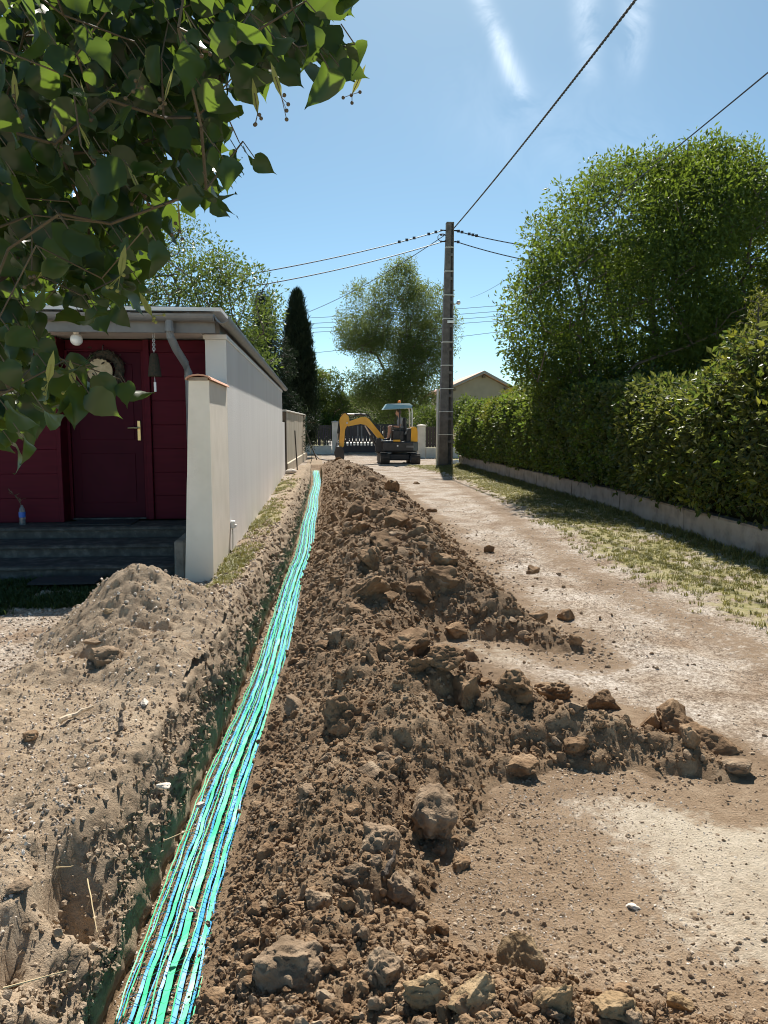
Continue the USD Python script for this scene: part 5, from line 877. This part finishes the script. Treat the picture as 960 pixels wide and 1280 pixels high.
cable('twisted_cable', top + [.12, -.2, .05], beyond(top + [.12, -.2, .05], 781, -3, 12.5, 1.9), .25, .0125, 'thick twisted black cable running overhead from the utility pole towards the viewer', twist=.40)
cable('left_cable', top + [-.25, 0, .02], beyond(top, 313, 334, 26, 1.6), .25, .018, 'upper of the two cables running left from the utility pole top', clips=5)
cable('left_cable', top + [-.25, 0, -.38], beyond(top + [0, 0, -.38], 318, 347, 26, 1.6), .30, .018, 'lower of the two cables running left from the utility pole', clips=0)
cable('right_cable', top + [.2, 0, .02], beyond(top, 662, 303, 27, 1.9), .15, .018, 'upper of the two cables running right from the utility pole top', clips=5)
cable('right_cable', top + [.2, 0, -.36], beyond(top + [0, 0, -.36], 657, 320, 27, 1.9), .15, .018, 'lower of the two cables running right from the utility pole', clips=1)
cable('thin_cable', top + [-.2, .1, -.15], beyond(top, 383, 380, 44, 1.5), .5, .014, 'thin cable slanting down left from the utility pole behind the loose tree')
d1, d2 = ray_dir(985, 70), ray_dir(588, 372)
cable('service_cable', np.array(EYE) + d1 * (7.0 / d1[1]), np.array(EYE) + d2 * (52 / d2[1]), .35, .008, 'thin service cable crossing in front of the big round tree')
for k, (yl, yr) in enumerate([(400, 372), (407, 378), (413, 383), (418, 388), (447, 395)]):
    d1, d2 = ray_dir(330, yl), ray_dir(740, yr + k); cable('far_cable', np.array(EYE) + d1 * (58 / d1[1]), np.array(EYE) + d2 * (54 / d2[1]), .15, .016, ['topmost', 'second', 'third', 'fourth', 'lowest'][k] + ' of the faint cables crossing far behind the utility pole')

# ---------------------------------------------------------------- fences, gate, letter box, houses across the street
def slat_fence(name, label, x0, x1, y, z0, z1, n, mat_, wall, cap=True, group=None):
    t = thing(name, label, 'fence', (x0, y, 0)); w_ = (x1 - x0) / n
    for k in range(n): obj('slat', box(k * w_ + .012, (k + 1) * w_ - .012, -.015, .015, z0, z1, .003), mat_, t)
    for z in (z0 + .12, z1 - .12): obj('rail', box(0, x1 - x0, .017, .05, z - .03, z + .03), mat_, t)
    if wall: obj('footing_wall', rough(box(0, x1 - x0, -.09, .10, -.1, wall, .01).subdivide_to_size(.4), .004, 4), 'concrete_light', t)
def gate_post(x, y, ht, lab, w_=.17): t = thing('gate_pillar', lab, 'pillar', (x, y, 0)); obj('shaft', box(-w_, w_, -w_, w_, -.1, ht, .012), 'concrete_light', t); obj('cap', trimesh.convex.convex_hull(np.array([[s * (w_ + .03), q * (w_ + .03), ht + z] for s in (-1, 1) for q in (-1, 1) for z in (.003, .05)] + [[0, 0, ht + .10]])), 'concrete_light', t)
slat_fence('slat_fence', 'dark slatted fence panel on a low pale wall left of the gate', -.40, .76, 42.5, .48, 1.58, 12, 'gate_dark', .46)
gate_post(-.58, 42.5, 1.72, 'pale square pillar at the far end of the panel wall'); gate_post(.95, 42.5, 1.72, 'pale square pillar between the left fence panel and the driveway gate')
t = thing('driveway_gate', 'wide dark slatted driveway gate with a row of light gaps low down', 'gate', (1.15, 42.6, 0))
nsl = 22; wS = 4.2 / nsl
for k in range(nsl): obj('slat', box(k * wS + .01, (k + 1) * wS - .01, -.015, .015, .66, 1.55, .003), 'gate_dark', t)
for z0, z1 in ((.06, .46), (1.555, 1.63)): obj('rail', box(0, 4.2, -.025, .025, z0, z1, .004), 'gate_dark', t)
obj('rail', box(0, 4.2, .017, .03, .655, .70), 'gate_dark', t)
for k in range(nsl): obj('bar', box(k * wS - .045, k * wS + .045, -.02, .02, .46, .66), 'gate_dark', t)
for x in (1.05, 1.26): obj('upright', box(x - .04, x + .04, -.035, -.016, .66, 1.55, .003), 'machine_grey', t)
gate_post(4.98, 37.0, 1.52, 'cream gate pillar with terracotta cap just left of the utility pole', .18)
slat_fence('slat_fence', 'dark brown slatted fence on a low cream wall behind the utility pole', 5.18, 8.4, 36.9, .52, 1.50, 22, 'gate_brown', .50)
slat_fence('slat_fence', 'dark gate wing between the excavator and the cream gate pillar', 3.9, 4.78, 37.4, .10, 1.46, 7, 'gate_dark', 0)
t = thing('letter_box', 'tan letter box on the dark post right of the utility pole', 'letter box', (5.43, 30.3, 0))
obj('box_body', extr_xz([(-.17, 1.02), (.17, 1.02), (.17, 1.36), (.15, 1.40), (-.15, 1.40), (-.17, 1.36)], -.13, .16), 'mail_tan', t); obj('flap', box(-.14, .14, -.142, -.132, 1.26, 1.33, .003), 'mail_tan', t); obj('post', box(.21, .31, -.06, .06, -.1, 1.42, .006), 'dark_metal', t); obj('shelf', box(-.17, .30, -.12, .14, .985, 1.015), 'dark_metal', t)
tag(obj('rubble_bag', rough(sphere((5.30, 29.6, .10), .22, 3, (1.3, .8, .55)), .05, 5), 'white_plastic'), 'small pale bag on the ground beside the utility pole', 'bag')
dv = trimesh.convex.convex_hull(np.array([[.9, 43.0, -.2], [5.4, 43.0, -.2], [.9, 43.0, .03], [5.4, 43.0, .03], [.5, 59.9, -.2], [6.5, 59.9, -.2], [.5, 59.9, .72], [6.5, 59.9, .72]])); tag(obj('driveway', dv, 'concrete_light'), kind='structure')
# beige house left behind the gate, grey gabled house right
t = thing('beige_house', 'low beige house with tiled roof behind the driveway gate', 'house', (3.4, 60, 0))
obj('wall', box(-1.9, 6, 0, 8, 0, 2.42), 'house_beige', t); obj('roof', extr_xz([(-2.2, 2.43), (-.5, 3.55), (1.6, 3.75), (6.2, 2.45), (6.2, 2.60), (1.6, 3.92), (-.6, 3.72), (-2.3, 2.55)], -.5, 8.2), 'roof_tile', t); obj('gable', extr_xz([(-1.9, 2.423), (5.9, 2.423), (1.6, 3.66), (-.5, 3.46)], .01, .2), 'house_beige', t)
obj('garage_door', box(-1.6, 1.2, -.03, -.003, .76, 2.1), 'gate_dark', t); obj('eave_board', extr_xz([(-2.3, 2.50), (-.6, 3.66), (-.6, 3.76), (-2.34, 2.58)], -.53, -.503), 'zinc_dark', t)
t = thing('gabled_house', 'grey beige house gable with grey roof edge right of the utility pole', 'house', (12.93, 60, 0))
obj('wall', extr_xz([(-2.75, 0), (2.15, 0), (2.15, 4.42), (0, 5.52), (-2.75, 4.30)], 0, 9), 'house_grey', t)
obj('roof', extr_xz([(-3.3, 4.10), (0, 5.56), (2.65, 4.22), (2.70, 4.40), (0, 5.80), (-3.35, 4.30)], -.45, 9.3), 'roof_tile', t); obj('verge_board', extr_xz([(-3.32, 4.12), (0, 5.58), (2.66, 4.24), (2.69, 4.37), (0, 5.75), (-3.34, 4.27)], -.49, -.453), 'zinc_dark', t)
for x, z in ((0, 5.36), (-2.3, 4.36), (1.75, 4.44)): obj('rafter_end', box(x - .09, x + .09, -.44, .0, z - .10, z + .06), 'bark', t)

# ---------------------------------------------------------------- loose clods, stones, sticks, gravel, grass
def clod_mesh(r, seed, sub=3, flat=.75):
    q = np.random.default_rng(seed); s = trimesh.creation.icosphere(sub, 1.0); v = s.vertices.copy()
    for _ in range(11):
        n = q.normal(size=3); n /= np.linalg.norm(n); d = q.uniform(.42, .88); h_ = v @ n; v = v - np.clip(h_ - d, 0, None)[:, None] * n * .92
    rg = 1 - np.abs(2 * fbm(v * 3.1 + seed, 2, seed + 2) - 1)
    v = v * (1 + .75 * (fbm(v * 1.5 + seed, 3, seed) - .5) + .12 * (rg - .7) + (.34 * (fbm(v * 6 + seed, 3, seed + 1) - .5) if sub > 2 else 0))[:, None]; v = v * q.uniform(.7, 1.25, 3) * [1, 1, flat]; s.vertices = v * r; return s
CL = [((505, 818), .135, 'clod'), ((845, 912), .105, 'clod'), ((885, 935), .10, 'clod'), ((925, 965), .060, 'pale_clod'), ((708, 775), .095, 'clod'), ((718, 805), .06, 'clod'), ((645, 862), .10, 'clod'), ((812, 908), .07, 'clod'), ((585, 824), .07, 'clod'), ((665, 716), .085, 'clod'), ((612, 690), .09, 'clod'), ((496, 655), .13, 'clod'), ((462, 740), .12, 'clod'),
      ((650, 962), .075, 'clod'), ((720, 935), .06, 'clod'), ((535, 1030), .11, 'pale_clod'), ((470, 1060), .07, 'pale_clod'), ((430, 905), .10, 'clod'), ((360, 1210), .075, 'pale_clod'), ((500, 1125), .045, 'pale_clod'), ((575, 1085), .05, 'clod'), ((440, 1100), .05, 'pale_clod'), ((860, 927), .06, 'clod'), ((755, 885), .09, 'clod'), ((690, 870), .085, 'clod'), ((580, 880), .10, 'clod'), ((470, 640), .12, 'clod'), ((540, 640), .10, 'clod'), ((465, 705), .13, 'clod'),
      ((650, 1215), .06, 'ochre_clod'), ((600, 1255), .075, 'ochre_clod'), ((700, 1262), .06, 'ochre_clod'), ((845, 1262), .035, 'ochre_clod'), ((540, 1265), .06, 'ochre_clod'), ((770, 1275), .05, 'ochre_clod'), ((455, 1145), .045, 'pale_clod'), ((395, 1130), .05, 'pale_clod'), ((370, 885), .06, 'pale_clod'), ((130, 830), .09, 'pale_clod'), ((520, 605), .08, 'clod')]
def hit(px, py, far=32):
    d = ray_dir(px, py); ts = np.arange(1.9, far, .03)
    for s in ts:
        p = np.array(EYE) + d * s
        if p[2] < .75 and p[2] < top_z(p[0], p[1]): return p
    return None
words_ = {'clod': 'dark brown', 'pale_clod': 'pale dry', 'ochre_clod': 'yellowish'}
def where(p):
    x, y, _ = p
    if y < 2.5 and x > .2: return 'at the very front edge of the heap'
    if x > 1.55 and y < 4.6: return 'on the long soil tongue crossing the lane'
    if x > 1.3 and 4.4 < y < 6.5: return 'on the small second tongue of soil'
    if x < -.7: return 'on the sandy mound left of the trench'
    if x < .45: return 'low on the heap side next to the trench'
    if y < 4.4: return 'on the near part of the heap crest'
    if y < 9: return 'on the middle part of the heap crest'
    return 'on the far heap towards the excavator'
notable = {0: 'big upright dark clod at the top of the near heap', 1: 'large dark clod near the tip of the long soil tongue', 2: 'long dark clod second from the tip of the soil tongue', 3: 'outermost pale clod at the tip of the long soil tongue on the lane', 4: 'dark blocky clod at the end of the second soil tongue', 5: 'small crumbling clod lying alone on the gravel past the second tongue', 9: 'dark clod fallen alone onto the lane above the second tongue', 15: 'big rounded pale clod standing on the near slope beside the trench', 18: 'flat pale slab of soil near the green mesh at bottom left of heap', 19: 'flat pale squarish stone like clod on the near slope', 20: 'small dark clod at the heap foot on the open lane'}
spots = []
for k, ((cx0, cy0), r, mt) in enumerate(CL):
    p = hit(cx0, cy0)
    if p is not None: spots.append((p, r * 1.15, mt, notable.get(k), k))
q = np.random.default_rng(55); cand = np.where((HD.ravel() > .03))[0]; wt = 1 / HV[cand, 1] ** .9 / 1.0; tng = cand[(HV[cand, 0] > .95) & (HV[cand, 1] < 5.6)]; pick = np.r_[q.choice(cand, 105, replace=False, p=wt / wt.sum()), q.choice(tng, 46, replace=False)]
crest = cand[(HH.ravel()[cand] > .26) & (HV[cand, 1] > 2.6)]; wc = 1 / HV[crest, 1] ** 1.0
for j, i in enumerate(q.choice(crest, 38, replace=False, p=wc / wc.sum())): spots.append((HV[i], q.uniform(.075, .13) * np.clip(HV[i, 1] / 6, .85, 1.5), 'clod', None, 500 + j))
for j, i in enumerate(pick):
    p = HV[i]; r = (.02 + .062 * q.random() ** 2) * np.clip(p[1] / 4.5, .75, 2.0); spots.append((p, r, 'clod' if (p[1] > 3.2 or q.random() < .3) and q.random() < .85 else 'pale_clod', None, 100 + j))
ORD = ['nearest', 'second nearest', 'third nearest', 'fourth nearest', 'fifth nearest', 'sixth nearest', 'seventh nearest', 'eighth nearest', 'ninth nearest', 'tenth nearest', 'eleventh nearest', 'twelfth nearest', 'thirteenth nearest', 'fourteenth nearest', 'fifteenth nearest', 'sixteenth nearest', 'seventeenth nearest', 'eighteenth nearest', 'nineteenth nearest', 'twentieth nearest', 'twenty-first nearest', 'twenty-second nearest', 'twenty-third nearest', 'twenty-fourth nearest', 'twenty-fifth nearest', 'twenty-sixth nearest', 'twenty-seventh nearest', 'twenty-eighth nearest']; cnt = {}; spots.sort(key=lambda s: s[0][1])
for p, r, mt, lab, k in spots:
    m_ = clod_mesh(r, 700 + k, 4 if r * 400 / p[1] > 9 else 3 if r * 400 / p[1] > 4 else 2, .8); m_.apply_transform(trimesh.transformations.rotation_matrix(q.uniform(0, 6.28), [0, 0, 1])); m_.apply_transform(trimesh.transformations.rotation_matrix(q.normal(0, .5), [1, 0, 0])); zt = top_z(p[0], p[1]); m_.apply_translation([p[0], p[1], zt + r * .12])
    if lab: tag(obj('soil_clod', m_, mt, smooth=35), lab, 'clod')
    else:
        size = 'large' if r > .085 else 'medium' if r > .045 else 'small'; key = (size, mt, where(p)); cnt[key] = cnt.get(key, 0) + 1; nm_ = f'{size} {words_[mt]} clod {where(p)}'
        tag(obj('soil_clod', m_, mt, smooth=35), nm_ if size == 'small' else (ORD[cnt[key] - 1] + ' ' + nm_) if cnt[key] <= len(ORD) else nm_, 'clod', f'{size} {words_[mt]} clods {where(p)}')
small = [clod_mesh(1.0, 900 + k, 1, .8) for k in range(8)]
def crumbs(name, label, src, n, rmin, rmax, mats, power=1.6, sink=.1, pw=1.0):
    w_ = 1 / src[:, 1] ** pw; i = q.choice(len(src), n, replace=True, p=w_ / w_.sum()); p = src[i] + np.c_[q.normal(0, .01, (n, 2)), np.zeros(n)]; s = (rmin + (rmax - rmin) * q.random(n) ** power) * np.clip(p[:, 1] / 4, .8, 2.2)
    p[:, 2] += s * sink; tag(scatter(name, small, mats, p, s, quat_random(n), proto_name='crumb'), label, 'soil crumbs' if 'crumb' in name else 'gravel')
crumbs('soil_crumbs', 'small crumbs of dark earth strewn over the long heap', HV[cand], 60000, .003, .017, ['clod'] * 5 + ['pale_clod'] * 3, 3.0, .15, .8)
w_ = 1 / HV[cand, 1] ** .9; i_ = cand[q.choice(len(cand), 2600, p=w_ / w_.sum())]; i_ = i_[n2(HV[i_, 0], HV[i_, 1], 1.9, 161) > -.06]; r_c = (.010 + .034 * q.random(len(i_)) ** 2) * np.clip(HV[i_, 1] / 4.5, .8, 2.2); pc_ = HV[i_] + np.c_[0 * r_c, 0 * r_c, r_c * .1]
tag(scatter('small_clods', [clod_mesh(1.0, 950 + k, 2, .8) for k in range(7)], ['clod', 'clod', 'pale_clod', 'clod', 'clod', 'pale_clod', 'clod'], pc_, r_c, quat_random(len(i_)), proto_name='clod'), 'smaller clods of brown earth lying all over the long heap', 'clods')
gs_ = V[ground_sel]; lane_i = gs_[(gs_[:, 0] > .3) & (gs_[:, 0] < verge_x(gs_[:, 1]) + .3) & (gs_[:, 1] < 16) & (gs_[:, 1] > 1.3)]
crumbs('lane_gravel', 'small stones of the gravel lane', lane_i[n2(lane_i[:, 0], lane_i[:, 1], 2.2, 170) + .25 * q.random(len(lane_i)) > .10], 46000, .0018, .0075, 'pebble', 4.5, -.1, .6)
left_i = gs_[(gs_[:, 0] < trench_x(gs_[:, 1]) - .3) & (gs_[:, 0] > -3.2) & (gs_[:, 1] < 12) & (gs_[:, 1] > 1.5)]
crumbs('yard_gravel', 'small stones and crumbs over the sandy soil left of the trench', np.vstack([left_i, mound_pts[::3]]), 52000, .002, .011, ['pebble'] * 5 + ['pale_clod'] * 3, 3.2, .2, .6)
foot = gs_[(gs_[:, 0] > .3) & (gs_[:, 1] < 12)]; fd = shapely.distance(heap_poly, shapely.points(foot[:, 0], foot[:, 1])); foot = foot[(fd > 0) & (q.random(len(foot)) < np.exp(-fd / .20)) & (n2(foot[:, 0], foot[:, 1], 4, 171) + .2 * q.random(len(foot)) > .04)]
crumbs('scattered_crumbs', 'crumbs of brown earth scattered along the foot of the heap', foot, 9000, .0018, .016, ['dry_clod'] * 3 + ['pale_clod'] * 5, 5.0, -.05, .4)
apn = gs_[(gs_[:, 0] > .3) & (gs_[:, 1] < 4)]; apn = apn[q.random(len(apn)) < np.exp(-((apn[:, 0] - .75) / .5) ** 2 - ((apn[:, 1] - 2.5) / .7) ** 2)]; crumbs('apron_crumbs', 'fine brown crumbs trodden into the lane below the near heap', apn, 7000, .0018, .009, ['pale_clod'] * 4 + ['dry_clod'] * 4, 3.5, -.1, .3)
fl_i = np.stack([XF, np.repeat(Yr, nF, 1), ZF], -1).reshape(-1, 3); fl_i = fl_i[(fl_i[:, 1] > 1.2) & (fl_i[:, 1] < 20)]
wp = np.stack([XW, np.repeat(Yr, XW.shape[1], 1), ZW], -1); wsel = (wp[..., 1] > 1.2) & (wp[..., 1] < 22) & (ZW > -.34 + .3 * n2(XW, wp[..., 1], 4, 160)); lipp = np.stack([XA, np.repeat(Yr, XA.shape[1], 1), ZA], -1)[:, -26:].reshape(-1, 3); lipp = lipp[(lipp[:, 1] > 1.2) & (lipp[:, 1] < 22)]
crumbs('trench_crumbs', 'crumbs and small clods of earth along the broken left trench edge', np.vstack([wp[wsel], lipp[::4]]), 11000, .003, .022, ['dry_clod'] * 6 + ['pale_clod'] * 2, 3.8, .1, .9)
rp = np.stack([XR, np.repeat(Yr, XR.shape[1], 1), ZR], -1).reshape(-1, 3); rp = rp[(rp[:, 1] > 1.2) & (rp[:, 1] < 24)]; hl = HV[(HD.ravel() > -.02) & (HX.ravel() < trench_x(HY.ravel()) + .5) & (HY.ravel() < 24)]
crumbs('bank_crumbs', 'fine crumbs of earth on the bank between mesh and heap', np.vstack([rp, hl[::3]]), 14000, .003, .017, ['pale_clod'] * 5 + ['clod'] * 3, 3.4, .1, .9)
crumbs('trench_gravel', 'pale gravel on the trench floor under the mesh', fl_i, 6000, .004, .012, 'pebble', 2.0, .3, .6)
for k, ((cx0, cy0), r, lab, mt) in enumerate([((205, 985), .030, 'rounded pale stone on the sandy soil left of the trench', 'stone_pale'), ((135, 765), .030, 'flat ochre stone at the left foot of the sandy mound', 'ochre_clod'), ((115, 805), .05, 'flat brown slab at the left foot of the sandy mound', 'pale_clod'), ((100, 985), .02, 'smallest pale stone near the left picture edge', 'stone_pale'), ((180, 880), .035, 'pale flat stone beside the wood splinter', 'stone_pale'), ((250, 1010), .022, 'small pale stone above the hollow in the trench edge', 'stone_pale'), ((40, 925), .05, 'half buried brown lump left of the wood splinter', 'clod'), ((25, 1110), .05, 'brown lump at the left picture edge near the trench', 'pale_clod'), ((240, 1140), .018, 'pebble on the trench lip', 'stone_pale'), ((790, 1140), .02, 'lone pale stone on the trampled lane near the bottom right', 'stone_pale')]):
    p = hit(cx0, cy0)
    if p is None: continue
    m_ = clod_mesh(r, 60 + k, 3, .5); m_.apply_translation([p[0], p[1], top_z(p[0], p[1]) + r * .2]); tag(obj('loose_stone', m_, mt, smooth=40), lab, 'stone')
def stick(name, a, b, r, label, cat, mt='splinter', lift=.02, upz=0):
    pa, pb = hit(*a), hit(*b)
    if pa is None or pb is None: return
    pa[2] = top_z(*pa[:2]) + lift; pb[2] = top_z(*pb[:2]) + lift + upz
    f = np.linspace(0, 1, 7)[:, None]; m_ = tube(pa + (pb - pa) * f + rng.normal(0, r * .25, (7, 3)), np.linspace(r, r * .5, 7), 6); tag(obj(name, m_, mt), label, cat)
stick('wood_splinter', (76, 908), (116, 888), .014, 'pale split piece of wood lying on the sandy soil', 'wood'); stick('root_stub', (152, 918), (152, 912), .013, 'short upright root stub left of the trench', 'root', 'bark', .01, .09)
stick('twig', (480, 1115), (495, 1085), .010, 'brown twig standing out of the near heap slope', 'twig', 'bark', .02, .03)
for k, (a, b, l) in enumerate([((110, 1110), (122, 1180), 'long dry straw hanging over the hollow of the trench edge'), ((70, 1095), (92, 1090), 'short dry straw left of the hollow'), ((5, 1250), (85, 1222), 'dry straw lying at the bottom left corner'), ((205, 1060), (245, 1045), 'dry root fibre on the trench lip')]): stick('dry_straw', a, b, .0025, l, 'straw', 'straw')
# grass: tufts on the verge, weeds along the wall and in the shade of the house
def tuft(n, hgt, spread, seed, wd=.004):
    r = np.random.default_rng(seed); vs, fs = [], []
    for k in range(n):
        a = r.uniform(0, 6.28); b0 = np.array([r.normal(0, spread * .4), r.normal(0, spread * .4), -.005]); d = np.array([math.cos(a), math.sin(a), 0]); s = np.array([-d[1], d[0], 0]) * wd * r.uniform(.6, 1.2); hh = hgt * r.uniform(.5, 1.1); ln_ = r.uniform(.2, 1.0); p1 = b0 + d * hh * ln_ * .35 + [0, 0, hh * .65]; p2 = b0 + d * hh * ln_ + [0, 0, hh * r.uniform(.7, 1.0)]; i = len(vs)
        vs += [b0 - s, b0 + s, p1 + s * .8, p1 - s * .8, p2]; fs += [[i, i + 1, i + 2], [i, i + 2, i + 3], [i + 3, i + 2, i + 4]]
    return trimesh.Trimesh(np.array(vs), np.array(fs), process=False)
tf = [tuft(14, .055, .05, s) for s in range(5)]
gv = gs_[(gs_[:, 0] > 2.4) & (gs_[:, 0] < hedge_x(gs_[:, 1]) + .02) & (gs_[:, 1] > 2) & (gs_[:, 1] < 29.3)]
n = 16000; yv = q.uniform(2, 29.3, n) ** 1.0; xv = verge_x(yv) - .15 + q.random(n) ** .85 * (hedge_x(yv) - verge_x(yv) + .15); ok = (q.random(n) < .25 + 1.5 * np.clip(n2(xv, yv, 1.1, 130) + .22, 0, 1)) & (ss(xv - verge_x(yv), -.2, .5) > q.random(n)); xv, yv = xv[ok], yv[ok]
zv = V[ground_sel[ground_tree.query(np.stack([xv, yv], 1))[1]], 2]; tag(scatter('verge_grass', tf, 'grass_blade', np.stack([xv, yv, zv], 1), q.uniform(.45, 1.15, len(xv)), quat_random(len(xv), .12), proto_name='tuft'), 'short dry grass of the verge beneath the hedge', 'grass')
n = 1300; yw = np.concatenate([q.normal(8.3, .7, n // 3), q.normal(12.5, 1.9, n // 3), q.normal(19.5, 1.6, n - 2 * (n // 3))]); xw = -1.03 + np.abs(q.normal(0, .22, n)); ok = (xw < trench_x(yw) - .38) & (n2(xw, yw, 2, 131) > -.08); xw, yw = xw[ok], yw[ok]
zw = V[ground_sel[ground_tree.query(np.stack([xw, yw], 1))[1]], 2]; tag(scatter('wall_grass', tf, 'grass_blade', np.stack([xw, yw, zw], 1), q.uniform(.5, 1.3, len(xw)), quat_random(len(xw), .15), proto_name='tuft'), 'sparse grass between the white wall and the trench', 'grass')
n = 900; yt = q.uniform(3, 29, n); xt = hedge_x(yt) - np.abs(q.normal(0, .10, n)) - .02; zt_ = V[ground_sel[ground_tree.query(np.stack([xt, yt], 1))[1]], 2]; tag(scatter('wall_foot_grass', tf, 'grass_blade', np.stack([xt, yt, zt_], 1), q.uniform(1.0, 2.4, n), quat_random(n, .2), proto_name='tuft'), 'taller grass tufts along the foot of the low hedge wall', 'grass')
n = 2600; ys_ = q.uniform(6.4, 7.85, n); xs_ = q.uniform(-3.7, -1.5, n); ok = n2(xs_, ys_, 2.2, 132) + .25 * (xs_ < -2.6) + .2 * (ys_ - 7.2) > .02; xs_, ys_ = xs_[ok], ys_[ok]
zs_ = V[ground_sel[ground_tree.query(np.stack([xs_, ys_], 1))[1]], 2]; tag(scatter('yard_weeds', tf, 'grass_shade', np.stack([xs_, ys_, zs_], 1), q.uniform(.6, 1.5, len(xs_)), quat_random(len(xs_), .15), proto_name='tuft'), 'low weeds in the shade before the steps', 'weeds')
